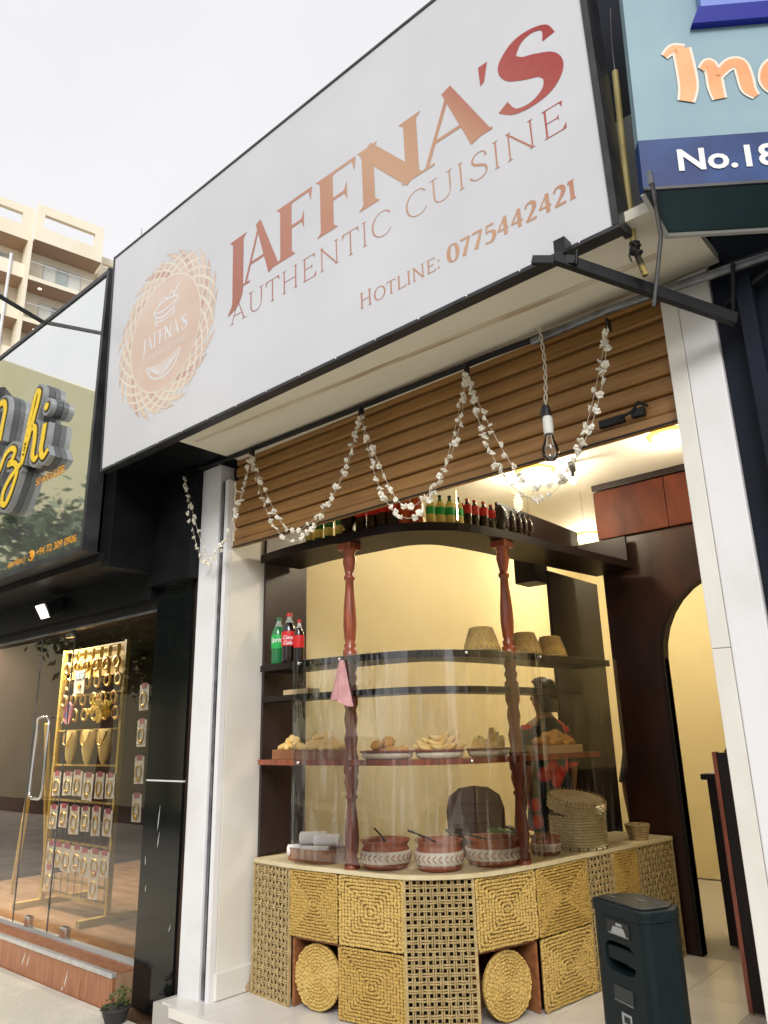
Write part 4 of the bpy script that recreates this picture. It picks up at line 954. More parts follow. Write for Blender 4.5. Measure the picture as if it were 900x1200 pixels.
    m_.add(o, [((i+1)*N+q, (i+1)*N+(q+1)%N, i*N+(q+1)%N, i*N+q) for i in range(6) for q in range(N)], True)
    m_.build('hair', 'hair', t_); MB().blob((0,.10*k,1.60*k), (.045*k,.04*k,.045*k), 10, 8, 3, .06).build('hair_bun', 'hair', t_)
    t_.location = loc; t_.rotation_euler = (0,0,rz); return t_
person('person in black floral dress standing behind the shelves at the back', (-2.86, 5.02, .141), R(258), 1.72, 'floral', (((.235,.02,1.10),(.25,-.03,.86)), ((.235,.02,1.10),(.25,-.03,.86))), .02)
person('person in dark shirt half hidden by the partition beside the arch', (-2.63, 6.25, .0), R(60), 1.66, 'dark_cloth', (((.235,.02,1.10),(.25,-.03,.86)), ((.235,.02,1.10),(.25,-.03,.86))), .0)

dk = thing('cashier_desk', 'dark wooden cashier desk inside the arched doorway', 'desk', (-1.6, 6.4, 0))
MB().box(-2.16, -1.0, 6.05, 6.65, 1.13, 1.17).build('desk_top', 'dark_wood', dk, .004)
MB().box(-2.13, -1.03, 6.10, 6.60, .01, 1.129).build('desk_body', 'dark_wood', dk)
jr = thing('steel_canister', 'chrome canister with dark lid on the cashier desk', 'canister', (-1.90, 6.2, 1.171))
MB().lathe([(.055,0),(.06,.02),(.075,.12),(.078,.16)], (-1.90,6.2,1.171), 20).build('body', 'chrome', jr); MB().lathe([(.08,.161),(.08,.20),(.05,.225),(.0,.228)], (-1.90,6.2,1.171), 20).build('lid', 'cap_black', jr)
MB().tube([(-1.97,6.16,1.35),(-1.99,6.12,1.30),(-1.97,6.12,1.22)], .009, 6).build('handle', 'cap_black', jr)
m = MB(); m.hexa([(-2.12,6.07,1.172),(-1.98,6.06,1.172),(-1.96,6.24,1.172),(-2.1,6.26,1.172),(-2.12,6.07,1.182),(-1.98,6.06,1.182),(-1.96,6.24,1.182),(-2.1,6.26,1.182)]); tag(m.build('paper_stack', 'card_white'), 'small stack of papers on the left of the cashier desk', 'paper')

# swing gate leaf near right pillar
gt = thing('counter_gate', 'waist-high dark wooden gate with red-brown edge beside the right pillar', 'gate', (-1.6, 4.82, 0))
MB().box(-1.60, -.87, 4.80, 4.835, .012, 1.36).build('leaf', 'dark_wood', gt)
MB().box(-1.625, -1.601, 4.795, 4.84, .010, 1.365).build('edge_strip', 'mahogany', gt)

# ================================================================== loudspeaker in front
def speaker():
    t_ = thing('loudspeaker', 'tall black portable loudspeaker with carry handle standing before the counter', 'speaker')
    W, D_, H = .315, .20, .84
    N = 40
    def ring(mb, x0, x1, z0, z1, cx, cz, rx, rz, dep, pw=4.):
        P, Q = [], []
        for k in range(N):
            a = 2*math.pi*(k+.5)/N; c, s_ = math.cos(a), math.sin(a); e = (abs(c)**pw+abs(s_)**pw)**(-1/pw); P.append((cx+rx*c*e, cz+rz*s_*e))
            q = max(abs(c)/((x1-x0)/2), abs(s_)/((z1-z0)/2)); Q.append(((x0+x1)/2 + c/q, (z0+z1)/2 + s_/q))
        for i, (sx_, sz_) in enumerate(((1,1),(-1,1),(-1,-1),(1,-1))):
            j = min(range(N), key=lambda k: abs(Q[k][0]-(x1 if sx_ > 0 else x0)) + abs(Q[k][1]-(z1 if sz_ > 0 else z0))); Q[j] = (x1 if sx_ > 0 else x0, z1 if sz_ > 0 else z0)
        mb.add([(x,0,z) for x,z in Q] + [(x,0,z) for x,z in P], [(k,(k+1)%N,N+(k+1)%N,N+k) for k in range(N)], False)
        mb.add([(x,0,z) for x,z in P] + [(x,.006,z) for x,z in P] + [(cx+(x-cx)*.96,dep,cz+(z-cz)*.94) for x,z in P], [(i*N+k,i*N+(k+1)%N,(i+1)*N+(k+1)%N,(i+1)*N+k) for i in range(2) for k in range(N)], True)
        mb.add([(cx+(x-cx)*.96,dep,cz+(z-cz)*.94) for x,z in P], [tuple(range(N))], False)
    b_ = MB(); hw = W/2-.03
    ring(b_, -hw, hw, .58, .72, -.0, .648, .088, .05, .06); ring(b_, -hw, hw, .06, .38, 0, .23, .09, .10, .09, 2.4)
    b_.add([(-hw,0,.72),(hw,0,.72),(hw,0,.785),(-hw,0,.785)], [(0,1,2,3)]); b_.add([(-hw,0,.38),(hw,0,.38),(hw,0,.58),(-hw,0,.58)], [(0,1,2,3)]); b_.add([(-hw,0,.02),(hw,0,.02),(hw,0,.06),(-hw,0,.06)], [(0,1,2,3)])
    sec = [(-hw,0),(-W/2+.008,.008),(-W/2,.03),(-W/2,D_-.06),(-W/2+.05,D_),(W/2-.05,D_),(W/2,D_-.06),(W/2,.03),(W/2-.008,.008),(hw,0)]
    n_ = len(sec); b_.add([(x,y,.02) for x,y in sec] + [(x,y,.785) for x,y in sec], [(i+1,i,n_+i,n_+i+1) for i in range(n_-1)], False)
    b_.add([(x,y,.02) for x,y in sec], [tuple(range(n_))], False)
    b_.build('cabinet', 'speaker_body', t_)
    sec2 = [(-hw,-.006),(-W/2+.002,.004),(-W/2-.005,.03),(-W/2-.005,D_-.06),(-W/2+.05,D_+.005),(W/2-.05,D_+.005),(W/2+.005,D_-.06),(W/2+.005,.03),(W/2-.002,.004),(hw,-.006)]
    c = MB(); c.prism(sec2, .7855, .825); ca = c.build('top_cap', 'speaker_body', t_, .006)
    ins = [(x*.86, D_/2+(y-D_/2)*.84) for x, y in sec2]; c = MB(); c.prism(ins, .8252, .833); tp = c.build('control_panel', 'speaker_glossy', ca, .003)
    k_ = MB()
    for x_, y_, w_ in ((-.09,.05,.035),(.0,.04,.03),(.06,.045,.025),(.02,.10,.06),(.09,.12,.02)): k_.box(x_-w_/2, x_+w_/2, y_, y_+.012, .8332, .835)
    k_.build('button_row', 'gray_steel', tp)
    MB().bar((-.088,.018,.655), (.088,.018,.655), .022, .05).build('carry_handle', 'speaker_body', t_, .008)
    MB().bar((-.07,.05,.625), (.08,.05,.61), .008, .008).build('handle_lip', 'gray_steel', t_)
    MB().box(-.06, .075, -.004, .0, .722, .772).build('rating_plate', 'speaker_dark', t_); p_ = MB(); p_.hexa([(-.035,-.006,.728),(.055,-.006,.728),(.055,-.004,.728),(-.035,-.004,.728),(-.018,-.006,.752),(.04,-.006,.752),(.04,-.004,.752),(-.018,-.004,.752)]); p_.box(-.05,.07,-.0055,-.0042,.7245,.7268); p_.box(.0,.035,-.0055,-.0042,.756,.765); p_.build('plate_print', 'print_dim', t_)
    MB().box(-.055, .06, -.003, .0, .505, .555).build('brand_badge', 'speaker_glossy', t_, .002); MB().box(-.052, .058, -.005, -.003, .503, .508).build('badge_edge', 'gray_steel', t_)
    MB().box(-.02, .035, -.003, 0, .435, .472).build('socket_label', 'print_dim', t_); MB().box(-.005, .028, -.0045, -.003, .443, .464).build('socket', 'speaker_dark', t_)
    for x_, y_ in ((-.12,.04),(.12,.04),(-.10,.16),(.10,.16)): MB().lathe([(.022,.0),(.022,.02)], (x_,y_,0), 10).build('foot', 'speaker_dark', t_)
    t_.scale = (1.02, 1.02, 1.035); t_.location = (-1.455, 2.975, .001); t_.rotation_euler = (0,0,R(-29)); return t_
speaker()

# ================================================================== hanging bulb and flower garland
hb = thing('hanging_bulb', 'unlit bare light bulb hanging on a twisted cord before the shutter', 'light bulb', (-1.535, 2.95, 2.75))
m = MB()
for ph in (0, math.pi): m.tube([(-1.535+.007*math.cos(k*.8+ph)+.012*math.sin(k*.11), 2.95+.007*math.sin(k*.8+ph), 3.40-k*.0135) for k in range(33)], .0035, 5)
m.build('cord', 'cord_white', hb)
m = MB(); m.tube([(-1.548,2.95,2.99),(-1.560,2.945,2.95),(-1.557,2.95,2.90)], .008, 6); m.lathe([(.014,.23),(.020,.20),(.020,.16)], (-1.535,2.95,2.75), 12); m.build('tape', 'cord_black', hb)
MB().lathe([(.021,.085),(.024,.10),(.024,.165),(.019,.175)], (-1.535,2.95,2.75), 14).build('holder', 'bulb_cap', hb)
MB().lathe([(.0,-.052),(.022,-.045),(.037,-.02),(.040,.0),(.036,.025),(.024,.055),(.018,.085)], (-1.535,2.95,2.75), 18).build('globe', 'bulb_glass', hb)
MB().tube([(-1.545,2.95,2.83),(-1.552,2.95,2.775),(-1.535,2.95,2.785),(-1.518,2.95,2.775),(-1.525,2.95,2.83)], .002, 4).build('filament', 'bulb_cap', hb)

gl = thing('flower_garland', 'string garland of small white flowers draped in swags across the shutter', 'garland', (-2.9, 3.0, 3.34))
fm = MB(); rnd = random.Random(11)
for k in range(5):
    a = 2*math.pi*k/5+.3; fm.blob((.013*math.cos(a), .013*math.sin(a), .004*(-1)**k), (.012,.012,.0045), 7, 5, k, .18)
fm.blob((0,0,.004), (.006,.006,.008), 6, 4)
fme = fm.mesh('flower', 'flower')
hooks = [(-4.585,3.40),(-3.813,3.372),(-2.785,3.342),(-2.011,3.345),(-1.212,3.285)]
lows = [2.66, 2.665, 2.62, 2.545]
for i in range(4):
    (xa, za), (xb, zb) = hooks[i], hooks[i+1]
    for st_ in range(2):
        low = lows[i] + (.055 if st_ else 0); pts = []; n = 40
        for k in range(n+1):
            t_ = k/n; x = xa+(xb-xa)*t_; q = abs(2*t_-1)
            f_ = .42*q**1.5 + .58*q**2.6
            z = low + (za*(1-t_)+zb*t_ - low)*f_
            pts.append((x + (.022 if st_ else -.022)*(1-q**4) + (.0 if st_ == 0 else .02*math.sin(t_*9)), 3.0 - .015*st_ + .012*math.sin(t_*7+i), z))
        c_ = MB().tube(pts, .0016, 4, False).build('string', 'cord_white', gl)
        L_ = 0; nxt = rnd.uniform(.01, .05)
        for k in range(n):
            a, b_ = Vector(pts[k]), Vector(pts[k+1]); d = (b_-a).length
            while nxt < L_+d:
                p = a.lerp(b_, (nxt-L_)/d) + Vector((rnd.uniform(-.012,.012), rnd.uniform(-.012,.006), rnd.uniform(-.008,.008)))
                o = piece(fme, 'flower', gl, p, (rnd.uniform(0,6),rnd.uniform(0,6),rnd.uniform(0,6)), (rnd.uniform(.6,.95),)*3)
                nxt += rnd.choice((.018,.022,.05,.07,.085))
            L_ += d
for x, z in hooks[1:]: MB().box(x-.006, x+.006, 2.99, 3.03, z-.005, z+.05).build('hook', 'cord_black', gl)

# ================================================================== steel beam, pole, rod at the right
bm_ = thing('bracket_beam', 'black steel channel bracket projecting under the right end of the sign', 'bracket', (-1.1, 2.6, 3.33))
MB().bar((-1.165,2.43,3.345), (-.675,3.0,3.105), .03, .05).build('channel', 'black_metal', bm_)
MB().bar((-1.26,2.42,3.372), (-1.10,2.475,3.322), .024, .034).build('cross_piece', 'black_metal', bm_)
MB().box(-1.17, -1.12, 2.44, 2.50, 3.355, 3.43).build('sign_clamp', 'black_metal', bm_)
MB().tube([(-1.095,2.47,3.30),(-1.085,2.47,3.36)], .008, 6).build('bolt', 'black_metal', bm_)
pl = thing('bamboo_pole', 'yellow pole tied beside the sign with a blackened lower end', 'pole', (-.93, 2.7, 3.3))
MB().tube([(-.889,2.63,4.26),(-.905,2.63,3.75),(-.913,2.63,3.38)], .014, 10).build('shaft', 'bamboo', pl)
MB().tube([(-.913,2.63,3.38),(-.90,2.64,3.30),(-.890,2.65,3.24)], .013, 8).build('old_end', 'bamboo_old', pl)
m = MB(); 
for k in range(5): m.blob((-.910+.008*math.sin(k*2),2.628,3.385-.012*k), (.021,.021,.012), 8, 5, k, .25)
m.tube([(-.92,2.615,3.38),(-.93,2.61,3.33),(-.925,2.615,3.305)], .004, 5); m.build('tape_binding', 'cord_black', pl)
MB().tube([(-.889,2.63,4.26),(-.885,2.62,4.34),(-.86,2.57,4.42),(-.84,2.54,4.5)], .004, 6).build('wire', 'gray_steel', pl)
rd = thing('support_rod', 'thin grey steel rod holding up the blue sign', 'rod', (-.8, 2.5, 3.05))
MB().tube([(-.735,2.40,3.46),(-.80,2.62,3.36),(-.905,2.74,3.15)], .0085, 8).build('rod', 'gray_steel', rd)
MB().box(-.745, -.727, 2.385, 2.40, 3.43, 3.485).build('top_hook', 'gray_steel', rd)
rd.location.z += .0

# ================================================================== neighbour on the right: blue sign and dark wall
nb = thing('neighbour_building', 'dark navy front of the neighbouring building at the right edge', 'building', (1, 3.3, 0))
MB().box(-.765, 6, 3.10, 3.6, -.42, 5.8).build('wall', 'navy_wall', nb)
MB().box(-.66, -.60, 3.02, 3.08, -.42, 3.3).build('door_post', 'navy_wall', nb)
m = MB(); m.tube([(-.72,3.06,3.22),(-.3,3.0,3.36),(.2,2.95,3.5)], .012, 8); m.tube([(-.70,3.05,3.1),(-.64,2.97,3.34)], .009, 8); m.build('brace_pipe', 'black_metal', nb)
bs = thing('blue_sign', 'light blue projecting sign with orange letters and dark blue number band', 'sign')
# local frame: x to the right along the sign, front facing -y
BW, BH = 2.6, 2.2
MB().box(0, BW, 0, .05, .232, BH).build('upper_panel', 'blue_panel', bs)
MB().box(0, BW, -.003, .05, 0, .23).build('number_band', 'blue_band', bs)
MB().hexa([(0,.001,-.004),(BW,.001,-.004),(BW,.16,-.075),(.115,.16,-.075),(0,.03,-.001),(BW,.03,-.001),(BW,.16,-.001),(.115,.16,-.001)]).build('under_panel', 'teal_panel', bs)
MB().bar((0,.008,-.01), (.12,.165,-.085), .018, .010).build('side_edge', 'gray_board', bs); MB().bar((.115,.165,-.085), (BW,.165,-.085), .018, .012).build('rear_edge', 'gray_board', bs)
MB().bar((.0,-.006,.002), (BW,-.006,.002), .008, .012).build('lower_trim', 'sign_frame', bs)
m = MB(); m.hexa([(.25,-.03,.76),(BW,-.03,.76),(BW,0,.76),(.25,0,.76),(.275,-.05,.82),(BW,-.05,.82),(BW,0,.82),(.275,0,.82)]); m.build('blue_ledge', 'blue_bright', bs)
MB().box(.29, BW, -.04, -.001, .822, .98).build('logo_panel', 'blue_light', bs)
text_on('number_text', 'No.18', .135, 'print_white', bs, .13, -.0065, .078, off=.0035, sx=1.08)
def fat(name, strokes, m1, m2, parent, y=-.004, zo=0., xo=0.):
    for dw, dy, mm in ((.016, 0, m2), (0, -.003, m1)):
        mb = MB()
        for j, (pts, ws) in enumerate(strokes):
            for i, q in enumerate(stroke(pts, [w_+dw for w_ in ws], True, 6)):
                v_ = [((p.x-.1)*1.22+.13, y+dy*.3-.00004*((i+2*j) % 5), (p.y-.3)*1.35+.38) for p in q]; A_ = sum(v_[a][0]*v_[(a+1)%4][2]-v_[(a+1)%4][0]*v_[a][2] for a in range(4)); mb.add(v_ if A_ > 0 else v_[::-1], [(0,1,2,3)], False)
        mb.build(name, mm, parent)
fat('orange_letter', [([(.105,.485),(.135,.51),(.165,.50)],[.012,.026,.04]), ([(.162,.51),(.167,.44),(.168,.37),(.155,.315)],[.048,.05,.05,.04])], 'orange_letter', 'cream_print', bs)
fat('orange_letter', [([(.215,.425),(.24,.445),(.25,.41),(.252,.36),(.258,.315)],[.014,.03,.038,.04,.032]), ([(.255,.39),(.30,.435),(.335,.435),(.345,.39),(.35,.345),(.37,.315)],[.02,.03,.036,.04,.036,.014])], 'orange_letter', 'cream_print', bs)
fat('orange_letter', [([(.50,.42),(.455,.435),(.42,.41),(.41,.365),(.435,.335),(.475,.345),(.505,.40),(.51,.36),(.50,.30),(.46,.26),(.415,.27)],[.02,.03,.036,.038,.034,.03,.03,.034,.036,.034,.018])], 'orange_letter', 'cream_print', bs)
fat('orange_letter', [([(.60,.43),(.56,.42),(.55,.37),(.58,.33),(.63,.345)],[.02,.034,.04,.034,.018])], 'orange_letter', 'cream_print', bs)
bs.location = (-.782, 2.435, 3.452); bs.rotation_euler = (0, R(1.8), R(35.5)); 

# ================================================================== neighbour on the left: mirror sign
az = thing('mirror_sign', 'mirror-finish signboard with yellow script letters above the jewellery shop', 'sign', (-6.5, 2.5, 2.85))
MB().box(-8.9, -5.10, 2.50, 2.52, 2.875, 5.15).build('mirror_panel', 'mirror_panel', az)
m = MB(); m.box(-5.098, -5.06, 2.485, 2.62, 2.83, 5.20); m.box(-8.9, -5.0985, 2.485, 2.62, 2.83, 2.872); m.box(-8.9, -5.0985, 2.488, 2.62, 5.153, 5.19); m.build('frame', 'sign_frame', az)
MB().box(-5.055, -4.94, 2.64, 3.30, 2.72, 5.15).build('side_board', 'black_panel', az)
MB().box(-8.9, -5.06, 2.60, 2.68, 2.84, 5.14).build('backing', 'black_panel', az)
def channel_letter(strokes):
    o = None
    for dw, y0, y1, mm, nm in ((.095, 2.452, 2.499, 'letter_side', 'letter'), (.085, 2.405, 2.451, 'letter_gray', 'letter_return'), (.035, 2.402, 2.4045, 'letter_black', 'letter_outline'), (.0, 2.396, 2.4015, 'letter_yellow', 'letter_face')):
        mb = MB()
        for j, (pts, ws) in enumerate(strokes):
            if ws is None:
                mb.prismY([(pts[0]+(.034+dw/2)*math.cos(2*math.pi*k/18), pts[1]+(.034+dw/2)*math.sin(2*math.pi*k/18)) for k in range(18)], y0-.0021, y1-.0021); continue
            for i, q in enumerate(stroke(pts, [w_+dw for w_ in ws], True, 6)):
                e_ = .0003*((i+3*j) % 6); P = [(p.x, p.y) for p in q]; A_ = sum(P[a][0]*P[(a+1)%4][1]-P[(a+1)%4][0]*P[a][1] for a in range(4)); mb.prismY(P if A_ > 0 else P[::-1], y0-e_, y1-e_)
        if o is None: o = mb.build(nm, mm, az)
        else: mb.build(nm, mm, o)
zt = [(-6.62,3.72),(-6.54,3.80),(-6.448,3.925),(-6.332,3.95),(-6.255,3.90),(-6.30,3.83),(-6.363,3.81),(-6.24,3.79),(-6.165,3.70),(-6.218,3.556),(-6.307,3.446),(-6.399,3.477),(-6.374,3.593),(-6.254,3.686),(-6.10,3.75)]
channel_letter([(zt, [.05]*len(zt))])
channel_letter([([(-6.09,3.74),(-6.02,3.945),(-5.93,4.20),(-5.90,4.324),(-5.955,4.36),(-6.00,4.25),(-6.04,4.07),(-6.07,3.90),(-6.085,3.75)], [.05,.055,.055,.05,.045,.055,.06,.06,.055]), ([(-6.07,3.85),(-6.02,3.98),(-5.955,4.035),(-5.90,3.99),(-5.89,3.86),(-5.895,3.77),(-5.84,3.715),(-5.79,3.74)], [.04,.05,.055,.06,.06,.055,.045,.035])])
channel_letter([([(-5.725,4.0),(-5.735,3.88),(-5.745,3.77),(-5.69,3.70),(-5.61,3.74)], [.06,.062,.06,.05,.035])])
channel_letter([((-5.73,4.15), None)])
channel_letter([([(-6.95,3.70),(-6.88,3.85),(-6.78,3.93),(-6.72,3.90),(-6.76,3.80),(-6.85,3.72),(-6.80,3.70),(-6.70,3.78)], [.05]*8)])
channel_letter([([(-7.1,3.85),(-6.98,4.15),(-6.85,4.40),(-6.70,4.50),(-6.60,4.42),(-6.62,4.2),(-6.63,4.1)], [.06]*7)])
text_on('tagline_text', 'SPARKLES', .088, 'text_orange', az, -6.0, 2.494, 3.55, sx=1.28, off=.001)
text_on('phone_text', '+94 72 309 0906', .085, 'text_orange', az, -5.85, 2.496, 2.925, sx=1.12)
text_on('handle_text', 'sparkles |', .08, 'text_orange', az, -6.36, 2.496, 2.915, sx=1.05)
m = MB(); m.prismY([(-5.93+.045*math.cos(2*math.pi*k/20), 2.945+.045*math.sin(2*math.pi*k/20)) for k in range(20)], 2.494, 2.499); ph = m.build('phone_symbol', 'text_orange', az)
MB().tube([(-5.95,2.492,2.965),(-5.955,2.492,2.94),(-5.93,2.492,2.92),(-5.915,2.492,2.925)], .008, 6).build('phone_handset', 'letter_black', ph)
fl_ = thing('flood_lamp', 'black floodlight arm reaching out from the top edge of the mirror sign', 'lamp', (-6.27, 2.5, 5.2))
MB().bar((-6.27,2.52,5.20), (-6.27,1.5,5.42), .028, .028).build('arm', 'black_metal', fl_)
m = MB(); m.hexa([(-6.42,1.42,5.30),(-6.12,1.42,5.30),(-6.12,1.62,5.36),(-6.42,1.62,5.36),(-6.40,1.40,5.40),(-6.14,1.40,5.40),(-6.14,1.60,5.46),(-6.40,1.60,5.46)]); m.build('lamp_head', 'black_metal', fl_)
MB().box(-6.40,-6.14,1.45,1.58,5.27,5.298).build('lamp_lens', 'window_glass', fl_)
fl2 = dup(fl_, (-7.55, 2.95, 5.0), R(-35), 'black floodlight arm further left, seen only mirrored in the sign')

def scuffs(name, spots, mt, parent):
    rnd_ = random.Random(5)
    for (x_, y_, z_, l_, t_) in spots:
        m_ = MB(); P = [(x_+t_*l_*q+rnd_.uniform(-.002,.002), z_+l_*(q-.5)) for q in (0,.3,.6,1)]; W_ = [.001,.006,.005,.001]
        m_.add([(p[0]-w_, y_, p[1]) for p, w_ in zip(P, W_)] + [(p[0]+w_, y_, p[1]) for p, w_ in zip(P, W_)], [(i, 4+i, 5+i, i+1) for i in range(3)], False); m_.build(name, mt, parent)
# ------------------------------------------------------------------ jewellery shop front
js = thing('jewellery_shop', 'black fronted jewellery shop with glass doors at the left', 'building', (-7, 3.2, 0))
MB().box(-9.5, -4.99, 2.625, 3.05, 2.775, 2.835).build('soffit', 'black_panel', js)
MB().box(-9.5, -4.99, 3.02, 3.12, 2.535, 2.774).build('fascia', 'black_panel', js)
MB().box(-5.05, -4.478, 3.00, 3.35, 2.62, 3.45).build('fascia_end', 'black_panel', js)
for x_ in (-5.02, -4.96): MB().box(x_, x_+.008, 2.99, 3.0, 2.8, 3.40).build('fascia_trim', 'gray_steel', js)
MB().box(-9.5, -4.99, 3.10, 3.20, 2.462, 2.534).build('door_header', 'black_metal', js)
MB().box(-9.5, -4.99, 3.085, 3.10, 2.445, 2.461).build('header_trim', 'gray_steel', js)
MB().box(-4.985, -4.535, 3.08, 3.5, 1.245, 2.62).build('column_slab', 'granite', js)
MB().box(-4.985, -4.535, 3.08, 3.5, -.16, 1.232).build('column_slab', 'granite', js)
MB().box(-4.983, -4.537, 3.084, 3.4, 1.2325, 1.2445).build('slab_joint', 'print_white', js)
MB().box(-4.533, -4.478, 3.10, 3.4, -.16, 2.61).build('column_edge', 'granite_edge', js)
MB().box(-9.5, -4.99, 2.96, 6.8, -.42, .045).build('floor', 'shop_floor', js)
for k in range(11): MB().box(-9.5+.41*k, -9.5+.41*k+.407, 2.938, 2.958, -.20, .028).build('riser_tile', 'step_wood', js)
MB().box(-9.5, -4.99, 2.925, 2.965, .0285, .058).build('step_trim', 'step_metal', js, .004)
for k in range(11): MB().box(-9.5+.41*k, -9.5+.41*k+.407, 2.967, 3.12, .0455, .053).build('tread_tile', 'step_wood', js)
MB().box(-9.5, -4.99, 3.13, 3.18, .0455, .072).build('threshold', 'gray_board', js)
MB().box(-9.5, -9.3, 3.2, 6.8, .046, 2.7).build('wall', 'side_panel', js); MB().box(-9.3, -4.9, 6.6, 6.8, .046, 2.7).build('wall', 'side_panel', js); MB().box(-5.0, -4.9, 3.5, 6.6, .046, 2.7).build('wall', 'dark_wood', js); MB().box(-9.3, -4.99, 3.2, 6.8, 2.70, 2.77).build('shop_ceiling', 'side_panel', js)
for x0, x1 in ((-9.3,-7.02),(-7.01,-6.40),(-6.39,-4.99)): MB().add([(x0,3.155,.076),(x1,3.155,.076),(x1,3.155,2.46),(x0,3.155,2.46)], [(0,1,2,3)]).build('glass_pane', 'shop_glass', js)
for x_ in (-7.015, -6.395): MB().box(x_-.004, x_+.004, 3.150, 3.16, .076, 2.46).build('pane_edge', 'gray_steel', js)
for x_, w_ in ((-6.72,.09),(-6.10,.11)): MB().box(x_-w_/2, x_+w_/2, 3.135, 3.175, .074, .15).build('door_clamp', 'chrome', js, .004)
for x_, w_ in ((-6.48,.12),): MB().box(x_-w_/2, x_+w_/2, 3.135, 3.175, 2.40, 2.461).build('door_clamp', 'chrome', js, .004)
hd = MB().tube([(-6.84,3.11,1.66),(-6.83,3.10,1.71),(-6.78,3.10,1.725),(-6.66,3.10,1.725),(-6.61,3.10,1.70),(-6.605,3.10,1.65),(-6.605,3.10,1.12),(-6.62,3.10,1.07),(-6.66,3.10,1.055),(-6.78,3.10,1.055),(-6.83,3.10,1.07),(-6.84,3.10,1.12),(-6.84,3.11,1.66)], .012, 8).build('door_handle', 'chrome', js)
scuffs('scratch', ((-4.80,3.078,1.0,.16,.1),(-4.79,3.078,.86,.10,.2),(-4.92,3.078,.72,.06,-.1),(-4.60,3.078,.35,.05,.4),(-4.90,3.078,.55,.04,.1)), 'gray_board', js)
scuffs('paint_scuff', ((-6.30,2.936,-.05,.10,.5),(-6.22,2.936,-.05,.09,.5),(-5.62,2.936,-.07,.11,.3),(-5.66,2.936,-.14,.03,.8)), 'print_white', js)
wl_ = thing('wall_lamp', 'small black wall lamp with pale rectangular lens under the mirror sign', 'lamp', (-6.45, 2.9, 2.62))
MB().hexa([(-6.55,2.90,2.55),(-6.36,2.90,2.55),(-6.36,3.01,2.62),(-6.55,3.01,2.62),(-6.55,2.845,2.665),(-6.36,2.845,2.665),(-6.38,3.01,2.74),(-6.53,3.01,2.74)]).build('housing', 'black_metal', wl_)
MB().hexa([(-6.53,2.835,2.65),(-6.38,2.835,2.65),(-6.38,2.90,2.545),(-6.53,2.90,2.545),(-6.53,2.842,2.656),(-6.38,2.842,2.656),(-6.38,2.907,2.551),(-6.53,2.907,2.551)]).build('lens', 'lamp_cool', wl_)
# display rack with cards
rk = thing('display_rack', 'yellow metal display rack standing inside the jewellery shop window', 'rack', (-6.95, 3.75, .06))
for x_ in (-7.62, -6.42): m = MB(); m.box(x_-.02, x_+.02, 3.66, 3.70, .10, 2.42); m.build('upright', 'rack_yellow', rk); MB().box(x_-.03, x_+.03, 3.42, 4.15, .046, .10).build('foot', 'rack_yellow', rk)
for z in (.30, .62, .98, 1.30, 1.62, 1.95, 2.28, 2.40): MB().box(-7.60, -6.44, 3.668, 3.69, z-.008, z+.008).build('crossbar', 'rack_yellow', rk)
MB().box(-7.60,-6.44,3.66,3.70,.16,.19).build('lower_bar', 'rack_yellow', rk)
for k in range(9): MB().tube([(-7.5+.13*k,3.66,.18),(-7.5+.13*k,3.66,1.0)], .004, 4, False).build('wire', 'gray_steel', rk)
def card(kind, lab, grp):
    t_ = thing('jewellery_card', lab, 'jewellery card', (0,0,0), grp)
    MB().box(-.055, .055, 0, .006, -.20, 0).build('card', 'card_white', t_); MB().hexa([(-.03,-.003,-.03),(.03,-.003,-.03),(.03,0,-.03),(-.03,0,-.03),(-.035,-.003,.012),(.035,-.003,.012),(.035,0,.012),(-.035,0,.012)]).build('header', 'card_red', t_)
    m_ = MB(); m_.tube([(.032*math.sin(a), -.006, -.115+.05*math.cos(a)) for a in [2*math.pi*k/14 for k in range(15)]], .006, 5, False); m_.blob((0,-.008,-.168), (.018,.008,.02), 8, 5); m_.build('pendant', 'gold', t_)
    return t_
RW = [('top row of cards on the yellow rack', 1.24, 6), ('middle row of cards on the yellow rack', .94, 6), ('bottom row of cards on the yellow rack', .60, 7)]
c0 = None
for nm, z, n in RW:
    for k in range(n):
        lab = 'white jewellery card with gold pendant in the ' + nm; g = 'jewellery cards, ' + nm.split(' of')[0]
        if c0 is None: o = c0 = card(0, lab, g)
        else: o = dup(c0, label=lab)
        o['group'] = g; o.location = (-7.47 + (1.0/(n-1))*k + random.uniform(-.012,.012), 3.645, z + random.uniform(-.01,.01)); o.rotation_euler = (0, random.uniform(-.05,.05), 0); o.scale = (random.uniform(1.35,1.75), 1, random.uniform(.95,1.2))
for k, (x_, z) in enumerate(((-7.45,.40),(-6.62,.42))):
    o = dup(c0, (x_, 3.64, z), None, 'white jewellery card hanging lowest at the %s end of the rack' % ('left', 'right')[k]); o['group'] = 'lowest jewellery cards'
for k in range(4):
    o = dup(c0, (-5.98, 3.62, 1.98-.30*k), None, 'jewellery card in the column beside the black column, number %s from top' % ('one','two','three','four')[k]); o['group'] = 'cards beside the black column'; o.scale = (1.3, 1, 1.1)
